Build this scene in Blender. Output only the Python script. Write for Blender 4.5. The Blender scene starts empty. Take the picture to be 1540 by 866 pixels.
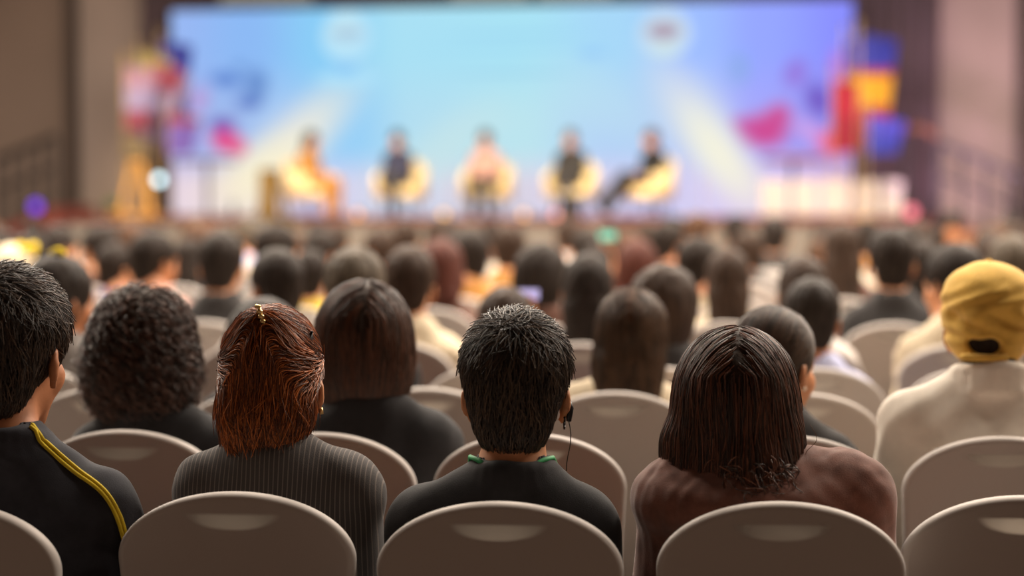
import bpy, math, random
import numpy as np
from mathutils import Vector, Matrix, Euler
random.seed(7); RNG = np.random.default_rng(7)
SC = bpy.context.scene
COL = SC.collection

# ------------------------------------------------------------------ camera
F = 70.0 / 36.0 * 1540.0
CAM_H = 1.45
CAM_YAW = math.radians(9.85)
CAM_PITCH = math.atan(143.0 / F)
cam_data = bpy.data.cameras.new('camera')
cam = bpy.data.objects.new('camera', cam_data)
COL.objects.link(cam)
cam.location = (0, 0, CAM_H)
cam.rotation_euler = (math.pi / 2 - CAM_PITCH, 0, CAM_YAW)
cam_data.sensor_width = 36.0
cam_data.lens = 70.0
cam_data.clip_end = 200
cam_data.dof.use_dof = True
cam_data.dof.focus_distance = 3.65
cam_data.dof.aperture_fstop = 1.5
SC.camera = cam
SC.view_settings.view_transform = 'Standard'
SC.view_settings.look = 'None'
SC.view_settings.gamma = 1.0
SC.view_settings.use_curve_mapping = False
SC.view_settings.exposure = 0.0

def s2l(v):
    v = v / 255.0
    return v / 12.92 if v <= 0.04045 else ((v + 0.055) / 1.055) ** 2.4
def rgb(r, g, b):
    return (s2l(r), s2l(g), s2l(b))

# ------------------------------------------------------------------ world and room lights
world = bpy.data.worlds.new('world'); SC.world = world
world.use_nodes = True
world.node_tree.nodes['Background'].inputs[0].default_value = (1.0, 0.86, 0.74, 1)
world.node_tree.nodes['Background'].inputs[1].default_value = 0.02

CEIL_P = 440.0
def area(name, loc, size, power, color, rot=(0, 0, 0), spread=None):
    d = bpy.data.lights.new(name, 'AREA'); d.shape = 'SQUARE'; d.size = size; d.energy = power; d.color = color
    if spread: d.spread = math.radians(spread)
    o = bpy.data.objects.new(name, d); COL.objects.link(o); o.location = loc; o.rotation_euler = rot
    return o
for cx in (-11.5, -7.0, -2.5, 2.0, 5.5):
    for cy, k in ((6.3, 0.45), (9.5, 1.2), (13.0, 1.05), (17.0, 0.9), (21.5, 0.6)):
        area('ceiling_downlight', (cx, cy, 6.7), 0.9, CEIL_P * k, (1.0, 0.87, 0.73))

def spot(name, loc, target, power, color, angle=40, blend=0.6, size=0.25):
    d = bpy.data.lights.new(name, 'SPOT'); d.energy = power; d.color = color
    d.spot_size = math.radians(angle); d.spot_blend = blend; d.shadow_soft_size = size
    o = bpy.data.objects.new(name, d); COL.objects.link(o); o.location = loc
    o.rotation_euler = (Vector(target) - Vector(loc)).to_track_quat('-Z', 'Y').to_euler()
    return o
for sx in (-9.0, -5.2, -1.5):
    spot('stage_spotlight', (sx, 21.5, 6.4), (sx, 27.6, 1.5), 2600, (1.0, 0.77, 0.48), 42)
spot('wall_wash', (1.4, 26.0, 1.3), (1.6, 29.9, 3.4), 720, (0.95, 0.6, 0.85), 80)
spot('wall_wash_warm', (-12.0, 26.5, 5.8), (-12.2, 29.9, 2.6), 110, (1.0, 0.78, 0.62), 80)

# ------------------------------------------------------------------ camera rays (to read positions off the photo)
_fw = np.array([-math.sin(CAM_YAW) * math.cos(CAM_PITCH), math.cos(CAM_YAW) * math.cos(CAM_PITCH), -math.sin(CAM_PITCH)])
_rt = np.array([math.cos(CAM_YAW), math.sin(CAM_YAW), 0.0])
_up = np.cross(_rt, _fw)
def ray(px, py):
    return _fw + _rt * (px - 770.0) / F - _up * (py - 433.0) / F
def at_y(px, py, Y):
    d = ray(px, py); return np.array([0, 0, CAM_H]) + d * (Y / d[1])
def at_z(px, py, z):
    d = ray(px, py); return np.array([0, 0, CAM_H]) + d * ((z - CAM_H) / d[2])

# ------------------------------------------------------------------ materials
def mat(name, col, rough=0.7, var=0.0, scale=30.0, bump=0.0, bscale=200.0, sheen=0.0, metal=0.0, spec=0.3, emit=None, estr=0.0, stretch=None):
    m = bpy.data.materials.new(name); m.use_nodes = True
    nt = m.node_tree; b = nt.nodes['Principled BSDF']
    b.inputs['Base Color'].default_value = (*col, 1); b.inputs['Roughness'].default_value = rough
    b.inputs['Metallic'].default_value = metal; b.inputs['Specular IOR Level'].default_value = spec
    if sheen: b.inputs['Sheen Weight'].default_value = sheen; b.inputs['Sheen Roughness'].default_value = 0.5
    if emit: b.inputs['Emission Color'].default_value = (*emit, 1); b.inputs['Emission Strength'].default_value = estr
    if var or bump:
        tc = nt.nodes.new('ShaderNodeTexCoord'); mp = nt.nodes.new('ShaderNodeMapping')
        nt.links.new(tc.outputs['Object'], mp.inputs[0])
        if stretch: mp.inputs['Scale'].default_value = stretch
    if var:
        n = nt.nodes.new('ShaderNodeTexNoise'); n.inputs['Scale'].default_value = scale; n.inputs['Detail'].default_value = 4
        nt.links.new(mp.outputs[0], n.inputs['Vector'])
        r = nt.nodes.new('ShaderNodeMapRange'); r.inputs[1].default_value = 0.3; r.inputs[2].default_value = 0.7
        r.inputs[3].default_value = 1 - var; r.inputs[4].default_value = 1 + var
        nt.links.new(n.outputs[0], r.inputs[0])
        mx = nt.nodes.new('ShaderNodeVectorMath'); mx.operation = 'SCALE'
        mx.inputs[0].default_value = col; nt.links.new(r.outputs[0], mx.inputs['Scale'])
        nt.links.new(mx.outputs[0], b.inputs['Base Color'])
    if bump:
        n = nt.nodes.new('ShaderNodeTexNoise'); n.inputs['Scale'].default_value = bscale; n.inputs['Detail'].default_value = 3
        nt.links.new(mp.outputs[0], n.inputs['Vector'])
        bp = nt.nodes.new('ShaderNodeBump'); bp.inputs['Strength'].default_value = bump; bp.inputs['Distance'].default_value = 0.002
        nt.links.new(n.outputs[0], bp.inputs['Height']); nt.links.new(bp.outputs[0], b.inputs['Normal'])
    return m

def hair_shell_mat(name, col):
    return mat(name, col, 0.55, 0.5, 70, 0.6, 140, spec=0.10, stretch=(1, 1, 0.10))
def hair_strand_mat(name, dark, light, rough=0.42, spec=0.35):
    """locks of hair: each lock its own tone between dark and light"""
    m = bpy.data.materials.new(name); m.use_nodes = True; nt = m.node_tree; b = nt.nodes['Principled BSDF']
    hi = nt.nodes.new('ShaderNodeHairInfo'); cr = nt.nodes.new('ShaderNodeValToRGB'); e = cr.color_ramp.elements
    e[0].position = 0.35; e[0].color = (*dark, 1); e[1].position = 1.0; e[1].color = (*light, 1)
    nt.links.new(hi.outputs['Random'], cr.inputs[0]); nt.links.new(cr.outputs[0], b.inputs['Base Color'])
    b.inputs['Roughness'].default_value = rough; b.inputs['Specular IOR Level'].default_value = spec; return m

def cover_mat():
    """White stretch fabric; at the grip opening of the frame only the thin cloth is left, so light comes through it."""
    m = bpy.data.materials.new('white_stretch_cover'); m.use_nodes = True; nt = m.node_tree; N = nt.nodes.new; L = nt.links.new
    b = nt.nodes['Principled BSDF']; out = nt.nodes['Material Output']
    b.inputs['Base Color'].default_value = (*rgb(184, 176, 170), 1); b.inputs['Roughness'].default_value = 0.75
    b.inputs['Sheen Weight'].default_value = 0.15; b.inputs['Specular IOR Level'].default_value = 0.2
    tc = N('ShaderNodeTexCoord')
    n = N('ShaderNodeTexNoise'); n.inputs['Scale'].default_value = 420; L(tc.outputs['Object'], n.inputs['Vector'])
    bp = N('ShaderNodeBump'); bp.inputs['Strength'].default_value = 0.12; bp.inputs['Distance'].default_value = 0.001
    L(n.outputs[0], bp.inputs['Height']); L(bp.outputs[0], b.inputs['Normal'])
    sx = N('ShaderNodeSeparateXYZ'); L(tc.outputs['Object'], sx.inputs[0])
    def M(op, a, c=None):
        k = N('ShaderNodeMath'); k.operation = op
        for i, v in enumerate((a, c)):
            if v is None: continue
            if isinstance(v, (int, float)): k.inputs[i].default_value = v
            else: L(v, k.inputs[i])
        return k.outputs[0]
    X, Z = sx.outputs[0], sx.outputs[2]
    xx = M('DIVIDE', X, 0.083); zz = M('DIVIDE', M('SUBTRACT', 0.893, Z), 0.030)
    e = M('ADD', M('MULTIPLY', xx, xx), M('MULTIPLY', zz, zz))
    r1 = N('ShaderNodeMapRange'); r1.inputs[1].default_value = 0.7; r1.inputs[2].default_value = 1.05; r1.inputs[3].default_value = 1; r1.inputs[4].default_value = 0; L(e, r1.inputs[0])
    r2 = N('ShaderNodeMapRange'); r2.inputs[1].default_value = 0.890; r2.inputs[2].default_value = 0.896; r2.inputs[3].default_value = 1; r2.inputs[4].default_value = 0; L(Z, r2.inputs[0])
    fac = M('MULTIPLY', r1.outputs[0], r2.outputs[0])
    tr = N('ShaderNodeBsdfTranslucent'); tr.inputs[0].default_value = (*rgb(240, 232, 222), 1)
    mx = N('ShaderNodeMixShader'); L(M('MULTIPLY', fac, 0.65), mx.inputs[0]); L(b.outputs[0], mx.inputs[1]); L(tr.outputs[0], mx.inputs[2])
    L(mx.outputs[0], out.inputs[0]); return m

MC = cover_mat()
SKIN = mat('skin', rgb(196, 136, 98), 0.5, 0.08, 25, 0.1, 150)
SKIN2 = mat('skin_tan', rgb(176, 116, 80), 0.5, 0.08, 25, 0.1, 150)
def cloth(name, r, g, b, sheen=0.1, var=0.12): return mat(name, rgb(r, g, b), 0.85, var, 40, 0.3, 500, sheen=sheen, spec=0.15)
BLACK = cloth('black_cloth', 40, 39, 41); CHAR = cloth('charcoal_cloth', 56, 54, 54); NAVY = cloth('navy_cloth', 58, 60, 82)
GREY = cloth('grey_cloth', 120, 114, 110); WHITE = cloth('white_cloth', 216, 208, 202); CREAM = cloth('cream_cloth', 214, 198, 170)
LBLUE = cloth('light_blue_cloth', 186, 190, 222); PURPLE = cloth('purple_blue_cloth', 96, 88, 132); PINKC = cloth('dusty_pink_cloth', 190, 150, 140)
BROWN = cloth('brown_cloth', 96, 68, 58); OCHRE = cloth('ochre_cloth', 176, 126, 66); RED = cloth('dull_red_cloth', 150, 70, 60)
SHIRT = cloth('off_white_shirt_cloth', 228, 219, 206, 0.1, 0.04); TROUS = cloth('dark_trouser_cloth', 58, 56, 58); SHOE = mat('black_leather', rgb(34, 32, 32), 0.4)
H_BLACK = hair_shell_mat('black_hair', rgb(40, 33, 29)); H_BROWN = hair_shell_mat('brown_hair', rgb(76, 53, 38)); H_DKBR = hair_shell_mat('dark_brown_hair', rgb(54, 41, 33))
H_GREY = hair_shell_mat('greying_hair', rgb(80, 71, 61)); H_RED = hair_shell_mat('reddish_hair', rgb(72, 40, 33)); H_AUB = hair_shell_mat('auburn_hair', rgb(92, 52, 26))

# ------------------------------------------------------------------ object helpers
def link(o, parent=None):
    COL.objects.link(o)
    if parent is not None: o.parent = parent
    return o
def tag(o, label=None, cat=None, group=None, kind=None):
    if label: o['label'] = label
    if cat: o['category'] = cat
    if group: o['group'] = group
    if kind: o['kind'] = kind
    return o
def ob(name, me, m, parent=None):
    o = bpy.data.objects.new(name, me)
    if m is not None:
        if len(me.materials) == 0: me.materials.append(m)
        elif me.materials[0] != m:
            o.material_slots[0].link = 'OBJECT'; o.material_slots[0].material = m
    return link(o, parent)
def empty(name, loc, rz=0.0):
    o = bpy.data.objects.new(name, None); o.location = loc; o.rotation_euler = (0, 0, rz); return link(o)
def np_mesh(name, V, Q, smooth=True):
    me = bpy.data.meshes.new(name); V = np.asarray(V, np.float32); Q = np.asarray(Q, np.int32); n = Q.shape[1]
    me.vertices.add(len(V)); me.vertices.foreach_set('co', V.ravel())
    me.loops.add(Q.size); me.loops.foreach_set('vertex_index', Q.ravel())
    me.polygons.add(len(Q)); me.polygons.foreach_set('loop_start', np.arange(0, Q.size, n, dtype=np.int32))
    me.polygons.foreach_set('use_smooth', np.full(len(Q), smooth))
    me.update(calc_edges=True); return me
def py_mesh(name, V, P, smooth=False):
    me = bpy.data.meshes.new(name); me.from_pydata([tuple(v) for v in V], [], [tuple(p) for p in P])
    if smooth: me.polygons.foreach_set('use_smooth', np.full(len(P), True))
    me.update(); return me
class MB:
    """collects shapes into one mesh"""
    def __init__(s): s.V = []; s.P = []
    def add(s, V, P):
        o = len(s.V); s.V += [tuple(v) for v in V]; s.P += [tuple(o + i for i in p) for p in P]; return s
    def box(s, lo, hi, bev=0.0, M=None):
        x0, y0, z0 = lo; x1, y1, z1 = hi
        if bev <= 0:
            V = [(x0, y0, z0), (x1, y0, z0), (x1, y1, z0), (x0, y1, z0), (x0, y0, z1), (x1, y0, z1), (x1, y1, z1), (x0, y1, z1)]
            P = [(3, 2, 1, 0), (4, 5, 6, 7), (0, 1, 5, 4), (1, 2, 6, 5), (2, 3, 7, 6), (3, 0, 4, 7)]
        else:
            import bmesh
            bm = bmesh.new(); bmesh.ops.create_cube(bm, size=1)
            for v in bm.verts: v.co = Vector(((x0 + x1) / 2 + v.co.x * (x1 - x0), (y0 + y1) / 2 + v.co.y * (y1 - y0), (z0 + z1) / 2 + v.co.z * (z1 - z0)))
            bmesh.ops.bevel(bm, geom=list(bm.edges), offset=bev, segments=2, affect='EDGES')
            bm.verts.index_update(); V = [v.co[:] for v in bm.verts]; P = [[v.index for v in f.verts] for f in bm.faces]; bm.free()
        if M is not None: V = [tuple(M @ Vector(v)) for v in V]
        return s.add(V, P)
    def tube(s, pts, r, n=10, cap=True):
        pts = [Vector(p) for p in pts]; rs = r if isinstance(r, (list, tuple)) else [r] * len(pts)
        rings = []; up = Vector((0, 0, 1)); V = []; P = []
        for i, p in enumerate(pts):
            t = (pts[min(i + 1, len(pts) - 1)] - pts[max(i - 1, 0)]).normalized()
            a = t.cross(up if abs(t.z) < 0.95 else Vector((1, 0, 0))).normalized(); b = t.cross(a)
            for k in range(n):
                w = 2 * math.pi * k / n; V.append(tuple(p + (a * math.cos(w) + b * math.sin(w)) * rs[i]))
        for i in range(len(pts) - 1):
            for k in range(n):
                P.append((i * n + k, i * n + (k + 1) % n, (i + 1) * n + (k + 1) % n, (i + 1) * n + k))
        if cap: P.append(tuple(range(n))[::-1]); P.append(tuple((len(pts) - 1) * n + k for k in range(n)))
        return s.add(V, P)
    def lathe(s, prof, n=24, c=(0, 0, 0)):
        V = []; P = []
        for r, z in prof:
            for k in range(n):
                w = 2 * math.pi * k / n; V.append((c[0] + r * math.cos(w), c[1] + r * math.sin(w), c[2] + z))
        for i in range(len(prof) - 1):
            for k in range(n): P.append((i * n + k, i * n + (k + 1) % n, (i + 1) * n + (k + 1) % n, (i + 1) * n + k))
        P.append(tuple(range(n))[::-1]); P.append(tuple((len(prof) - 1) * n + k for k in range(n)))
        return s.add(V, P)
    def build(s, name, m, parent=None, smooth=False):
        return ob(name, py_mesh(name, s.V, s.P, smooth), m, parent)

# ------------------------------------------------------------------ smooth solids (distance fields turned into meshes)
def smin(a, b, k):
    h = np.maximum(k - np.abs(a - b), 0) / k
    return np.minimum(a, b) - h * h * k * 0.25
class Field:
    def __init__(s): s.p = []; s.R = np.eye(3); s.t = np.zeros(3); s.g = 1.0
    def frame(s, R, t, g=1.0): s.R = np.array(R, float); s.t = np.array(t, float); s.g = g; return s
    def cap(s, a, b, ra, rb=None, k=0.02, op='u'):
        a = s.R @ (np.array(a, float) * s.g) + s.t; b = s.R @ (np.array(b, float) * s.g) + s.t
        ra *= s.g; rb = ra if rb is None else rb * s.g
        R = max(ra, rb); s.p.append((op, k, np.minimum(a, b) - R, np.maximum(a, b) + R, 'cap', (a, b, ra, rb))); return s
    def ell(s, c, r, k=0.02, op='u', rot=None):
        c = s.R @ (np.array(c, float) * s.g) + s.t; r = np.array(r, float) * s.g
        R = s.R if rot is None else s.R @ np.array(rot)
        ext = np.sqrt(((R * r) ** 2).sum(1)); s.p.append((op, k, c - ext, c + ext, 'ell', (c, r, R))); return s
    def half(s, n, off, k=0.01):
        """cut away where n.p > off (local frame)"""
        n = s.R @ np.array(n, float); s.p.append(('s', k, None, None, 'half', (n, off * s.g + n @ s.t))); return s
    @staticmethod
    def dist(kind, a, x, y, z):
        if kind == 'cap':
            A, B, ra, rb = a; d = B - A; L = max(float(d @ d), 1e-9)
            px, py, pz = x - A[0], y - A[1], z - A[2]
            t = np.clip((px * d[0] + py * d[1] + pz * d[2]) / L, 0, 1)
            return np.sqrt((px - t * d[0]) ** 2 + (py - t * d[1]) ** 2 + (pz - t * d[2]) ** 2) - (ra + (rb - ra) * t)
        if kind == 'ell':
            c, r, R = a; px, py, pz = x - c[0], y - c[1], z - c[2]
            u = px * R[0, 0] + py * R[1, 0] + pz * R[2, 0]; v = px * R[0, 1] + py * R[1, 1] + pz * R[2, 1]; w = px * R[0, 2] + py * R[1, 2] + pz * R[2, 2]
            k0 = np.sqrt((u / r[0]) ** 2 + (v / r[1]) ** 2 + (w / r[2]) ** 2)
            k1 = np.sqrt((u / r[0] ** 2) ** 2 + (v / r[1] ** 2) ** 2 + (w / r[2] ** 2) ** 2)
            return k0 * (k0 - 1) / np.maximum(k1, 1e-9)
        n, off = a
        return off - (x * n[0] + y * n[1] + z * n[2])          # negative where n.p > off
    def at(s, P):
        x, y, z = P[:, 0], P[:, 1], P[:, 2]; f = np.full(len(P), 9.0)
        for op, k, lo, hi, kind, a in s.p:
            d = s.dist(kind, a, x, y, z)
            f = smin(f, d, k) if op == 'u' else -smin(-f, d, k)
        return f
    def grad(s, P, e=0.003):
        g = np.stack([s.at(P + np.eye(3)[i] * e) - s.at(P - np.eye(3)[i] * e) for i in range(3)], 1)
        return g / np.maximum(np.linalg.norm(g, axis=1, keepdims=True), 1e-9)
    def mesh(s, name, h, iso=0.0, smooth=1, disp=None):
        us = [p for p in s.p if p[0] == 'u']
        lo = np.min([p[2] for p in us], 0) - iso - 4 * h; hi = np.max([p[3] for p in us], 0) + iso + 4 * h
        n = np.ceil((hi - lo) / h).astype(int) + 1
        G = np.full(tuple(n), 1.0, np.float32)
        ax = [lo[i] + h * np.arange(n[i]) for i in range(3)]
        for op, k, a, b, kind, arg in s.p:
            if a is None: i0 = np.zeros(3, int); i1 = n
            else:
                m = k + iso + 3 * h
                i0 = np.clip(np.floor((a - m - lo) / h).astype(int), 0, n); i1 = np.clip(np.ceil((b + m - lo) / h).astype(int) + 1, 0, n)
            if np.any(i1 <= i0): continue
            sl = tuple(slice(i0[i], i1[i]) for i in range(3))
            x = ax[0][sl[0]][:, None, None]; y = ax[1][sl[1]][None, :, None]; z = ax[2][sl[2]][None, None, :]
            d = s.dist(kind, arg, x, y, z).astype(np.float32)
            G[sl] = smin(G[sl], d, k) if op == 'u' else -smin(-G[sl], d, k)
        V, Q = surface_nets(G - iso, lo, h)
        V = laplace(V, Q, smooth)
        if disp is not None:
            V = V + disp(V, vert_normals(V, Q))
        return np_mesh(name, V, Q)
def surface_nets(G, lo, h):
    S = G < 0; nx, ny, nz = G.shape; ids = []; pos = []; quads = []; cnt = 0
    def cid(i, j, k): return (i * ny + j) * nz + k
    for axis in range(3):
        a = [slice(None)] * 3; b = [slice(None)] * 3; a[axis] = slice(0, -1); b[axis] = slice(1, None)
        I = np.argwhere(S[tuple(a)] != S[tuple(b)])
        o1, o2 = [q for q in range(3) if q != axis]
        I = I[(I[:, o1] > 0) & (I[:, o2] > 0) & (I[:, o1] < G.shape[o1] - 1) & (I[:, o2] < G.shape[o2] - 1)]
        J = I.copy(); J[:, axis] += 1
        g0 = G[tuple(I.T)]; g1 = G[tuple(J.T)]
        t = g0 / (g0 - g1); p = I.astype(np.float64); p[:, axis] += np.clip(t, 0.02, 0.98)
        cells = []
        for d1, d2 in ((0, 0), (1, 0), (1, 1), (0, 1)):
            c = I.copy(); c[:, o1] -= d1; c[:, o2] -= d2; cells.append(cid(c[:, 0], c[:, 1], c[:, 2]))
        q = np.stack(cells, 1); flip = S[tuple(I.T)] if axis != 1 else ~S[tuple(I.T)]
        q[flip] = q[flip][:, ::-1]
        quads.append(q); ids.append(q.ravel()); pos.append(np.repeat(p, 4, axis=0))
        # keep ids matching pos: every one of the 4 cells gets this crossing
    Q = np.concatenate(quads); ids = np.concatenate(ids); pos = np.concatenate(pos)
    u, inv = np.unique(ids, return_inverse=True); inv = inv.ravel(); c = np.bincount(inv)
    V = np.stack([np.bincount(inv, weights=pos[:, i]) / c for i in range(3)], 1)
    return V * h + lo, inv.reshape(-1, 4)[:, ::-1]
def laplace(V, Q, n):
    E = np.concatenate([Q[:, [0, 1]], Q[:, [1, 2]], Q[:, [2, 3]], Q[:, [3, 0]]]); E = np.concatenate([E, E[:, ::-1]])
    c = np.bincount(E[:, 0], minlength=len(V))[:, None]
    for _ in range(n):
        A = np.stack([np.bincount(E[:, 0], weights=V[E[:, 1], i], minlength=len(V)) for i in range(3)], 1) / np.maximum(c, 1)
        V = V * 0.5 + A * 0.5
    return V
def vert_normals(V, Q):
    N = np.cross(V[Q[:, 2]] - V[Q[:, 0]], V[Q[:, 3]] - V[Q[:, 1]]); O = np.zeros_like(V)
    for i in range(4):
        for j in range(3): O[:, j] += np.bincount(Q[:, i], weights=N[:, j], minlength=len(V))
    return O / np.maximum(np.linalg.norm(O, axis=1, keepdims=True), 1e-12)
def waves(seed, scale, amp, n=6, stretch=(1, 1, 1), sharp=False):
    r = np.random.default_rng(seed); D = r.normal(size=(n, 3)) * np.array(stretch); D /= np.linalg.norm(D, axis=1, keepdims=True); D *= (2 * math.pi / scale) * r.uniform(0.6, 1.7, (n, 1)); ph = r.uniform(0, 6.3, n)
    def f(V, N):
        w = np.sin(V @ D.T + ph + 1.3 * np.sin(V @ (D[::-1] * 0.5).T + ph)).mean(1) * 1.6
        if sharp: w = 1 - 2 * np.abs(w)
        return N * (w * amp)[:, None]
    return f

# ------------------------------------------------------------------ people
def euler_R(yaw=0, tilt=0, roll=0):
    """yaw to the left (+), tilt forwards (+), roll; degrees"""
    return np.array(Euler((math.radians(-tilt), math.radians(roll), math.radians(yaw)), 'YXZ').to_matrix())
class Body:
    """a seated body: measures in metres, person's own frame (faces +y, origin on the floor under the pelvis)"""
    def __init__(s, top=1.245, hx=0.0, hy=0.02, yaw=0, tilt=4, roll=0, hs=1.08, sh=0.155, fem=False, lean=0.0, neck=0.115, zs=None, wide=1.0, legs='sit', arms='lap', thick=1.0):
        s.hs = hs; s.hc = np.array([hx, hy, top - 0.142 * hs]); s.R = euler_R(yaw, tilt, roll); s.sh = sh; s.fem = fem; s.lean = lean
        s.zn = s.hc[2] - neck * hs; s.zs = zs if zs else s.zn - 0.115; s.wide = wide; s.legs = legs; s.arms = arms; s.thick = thick
        s.nx = hx * 0.75 + lean * 0.25
    def lx(s, z): return s.lean * max(0.0, (z - 0.55) / 0.4)
    def joints(s):
        w = s.wide; out = []
        for sg in (-1, 1):
            l = s.lx(s.zs); S = (sg * s.sh + l, -0.03, s.zs)
            if s.arms == 'raise' and sg == 1: E = (sg * (s.sh + 0.03), 0.10, 0.80); Wr = (sg * 0.07, 0.14, 1.02)
            elif s.arms == 'wide': E = (sg * (s.sh + 0.03) + l, 0.05, s.zs - 0.24); Wr = (sg * 0.10, 0.24, 0.615)
            else: E = (sg * (s.sh + 0.02) + l * 0.8, 0.03, s.zs - 0.235); Wr = (sg * 0.09, 0.25, 0.605)
            hip = (sg * 0.085, 0.0, 0.56)
            if s.legs == 'sit': K = (sg * 0.11, 0.40, 0.53); A = (sg * 0.115, 0.41, 0.085); T = (sg * 0.125, 0.53, 0.04)
            elif s.legs == 'out': K = (sg * 0.06 + 0.04, 0.42, 0.57 + 0.05 * (sg > 0)); A = (sg * 0.05 + 0.1, 0.78, 0.25 - 0.12 * (sg < 0)); T = (sg * 0.05 + 0.12, 0.89, 0.30 - 0.12 * (sg < 0))
            else:
                K = (sg * 0.07, 0.40, 0.55 + 0.05 * (sg > 0)); A = ((0.115, 0.41, 0.085) if sg < 0 else (-0.12, 0.52, 0.33)); A = A if sg > 0 else (-0.1, 0.41, 0.085); T = (A[0] * 1.1, A[1] + 0.12, A[2] - 0.045)
            out.append((sg, S, E, Wr, hip, K, A, T))
        return out
    def torso(s, F, r=0.0):
        w = s.wide; l = s.lx; t = s.thick; dp = -0.03
        F.ell((0, -0.01, 0.585), (0.165 * w + r, 0.125 * t + r, 0.105), 0.05)
        F.ell((l(0.68), -0.02, 0.68), ((0.128 if s.fem else 0.148) * w + r, 0.100 * t + r, 0.15), 0.06)
        F.ell((l(0.8), -0.03, s.zs - 0.09), ((0.142 if s.fem else 0.165) * w + r, 0.112 * t + r, 0.155), 0.06)
        F.cap((-s.sh * 0.86 + l(s.zs), dp, s.zs), (s.sh * 0.86 + l(s.zs), dp, s.zs), 0.052 + r, k=0.05)
        for sg in (-1, 1):
            F.cap((s.nx + sg * 0.02, -0.03, s.zn - 0.01), (sg * s.sh * 0.8 + l(s.zs), dp, s.zs + 0.012), 0.046 + r, 0.040 + r, k=0.06)
        if s.fem:
            for sg in (-1, 1): F.ell((sg * 0.065 + l(s.zs), 0.07, s.zs - 0.1), (0.055 + r, 0.05 + r, 0.055), 0.04)
    def arm(s, F, r=0.0, hand=False):
        for sg, S, E, Wr, *_ in s.joints():
            a = 0.042 if s.fem else 0.048
            F.cap(S, E, a + r, a * 0.82 + r, k=0.04); F.cap(E, Wr, a * 0.82 + r, 0.027 + r * 0.7, k=0.02)
            if hand:
                W = np.array(Wr); d = np.array([-sg * 0.12, 1.0, -0.12]) if s.arms != 'raise' or sg < 0 else np.array([-0.1, 0.15, 1.0])
                d /= np.linalg.norm(d); side = np.array([sg, 0.12, 0.0]); side /= np.linalg.norm(side); nn = np.cross(side, d)
                if nn[2] < 0: nn = -nn
                if s.arms == 'raise' and sg > 0: nn = np.array([0, 1.0, 0])
                p0 = W + d * 0.045
                for q in (-0.024, -0.008, 0.008, 0.024): F.cap(W + d * 0.01 + side * q * 0.6, W + d * 0.085 + side * q, 0.014, 0.011, k=0.014)
                for q, ln in ((-0.027, 0.92), (-0.009, 1.05), (0.009, 1.0), (0.027, 0.8)):   # four fingers with two bends
                    b0 = W + d * 0.088 + side * q * 1.05; b1 = b0 + (d * 0.030 - nn * 0.008) * ln; b2 = b1 + (d * 0.020 - nn * 0.014) * ln; b3 = b2 + (d * 0.010 - nn * 0.016) * ln
                    F.cap(b0, b1, 0.0085, 0.008, k=0.004); F.cap(b1, b2, 0.008, 0.0075, k=0.004); F.cap(b2, b3, 0.0075, 0.0065, k=0.004)
                t0 = W + d * 0.03 - side * 0.024; t1 = t0 + d * 0.030 - side * 0.018; t2 = t1 + d * 0.026 - side * 0.002 - nn * 0.006
                F.cap(t0, t1, 0.012, 0.010, k=0.01); F.cap(t1, t2, 0.010, 0.008, k=0.005)
    def leg(s, F, r=0.0, foot=True):
        for sg, S, E, Wr, hip, K, A, T in s.joints():
            F.cap(hip, K, 0.078 + r, 0.054 + r, k=0.03); F.cap(K, A, 0.054 + r, 0.036 + r, k=0.02)
            if foot: F.cap((A[0], A[1] - 0.02, A[2] - 0.035), T, 0.034, 0.028, k=0.02)
    def head(s, F):
        F.frame(s.R, s.hc, s.hs)
        F.ell((0, -0.014, 0.035), (0.073, 0.092, 0.086), 0.02)
        F.ell((0, 0.030, -0.042), (0.056, 0.064, 0.074), 0.03)
        F.ell((0, 0.062, -0.100), (0.026, 0.022, 0.019), 0.03)
        for sg in (-1, 1):
            F.ell((sg * 0.036, 0.060, -0.030), (0.026, 0.026, 0.028), 0.02)
            F.ell((sg * 0.031, 0.100, 0.004), (0.016, 0.014, 0.011), 0.01, 's')
            F.ell((sg * 0.031, 0.080, 0.004), (0.0125, 0.0125, 0.0115), 0.003)
        F.cap((-0.036, 0.083, 0.023), (0.036, 0.083, 0.023), 0.010, k=0.015)
        F.cap((0, 0.090, 0.006), (0, 0.110, -0.034), 0.008, 0.012, k=0.012)
        F.cap((-0.018, 0.090, -0.062), (0.018, 0.090, -0.062), 0.007, k=0.004)
        F.cap((-0.015, 0.088, -0.074), (0.015, 0.088, -0.074), 0.0075, k=0.004)
        for sg in (-1, 1):
            F.ell((sg * 0.082, -0.006, -0.012), (0.009, 0.018, 0.029), 0.006, rot=euler_R(sg * 30, 0, 0))
            F.ell((sg * 0.089, 0.003, -0.008), (0.007, 0.009, 0.016), 0.004, 's')
            F.ell((sg * 0.077, 0.002, -0.042), (0.007, 0.008, 0.009), 0.006)
        nk = s.R @ (np.array([0, -0.028, -0.05]) * s.hs) + s.hc
        F.frame(np.eye(3), (0, 0, 0))
        F.cap(nk, (s.nx, -0.032, s.zn - 0.03), 0.055 if not s.fem else 0.048, 0.060 if not s.fem else 0.052, k=0.03)
    def skin_mesh(s, h):
        F = Field(); s.torso(F); s.arm(F, 0, True); s.leg(F); s.head(F); return F.mesh('person', h)
    def top_field(s, off=0.014, sleeves=True):
        F = Field(); s.torso(F, off)
        if sleeves:
            for sg, S, E, Wr, *_ in s.joints():
                a = 0.044 if s.fem else 0.050
                F.cap(S, E, a + off, a * 0.9 + off, k=0.035); We = np.array(E) + (np.array(Wr) - np.array(E)) * 0.9
                F.cap(E, We, a * 0.9 + off, 0.034 + off * 0.7, k=0.02)
        return F
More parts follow.
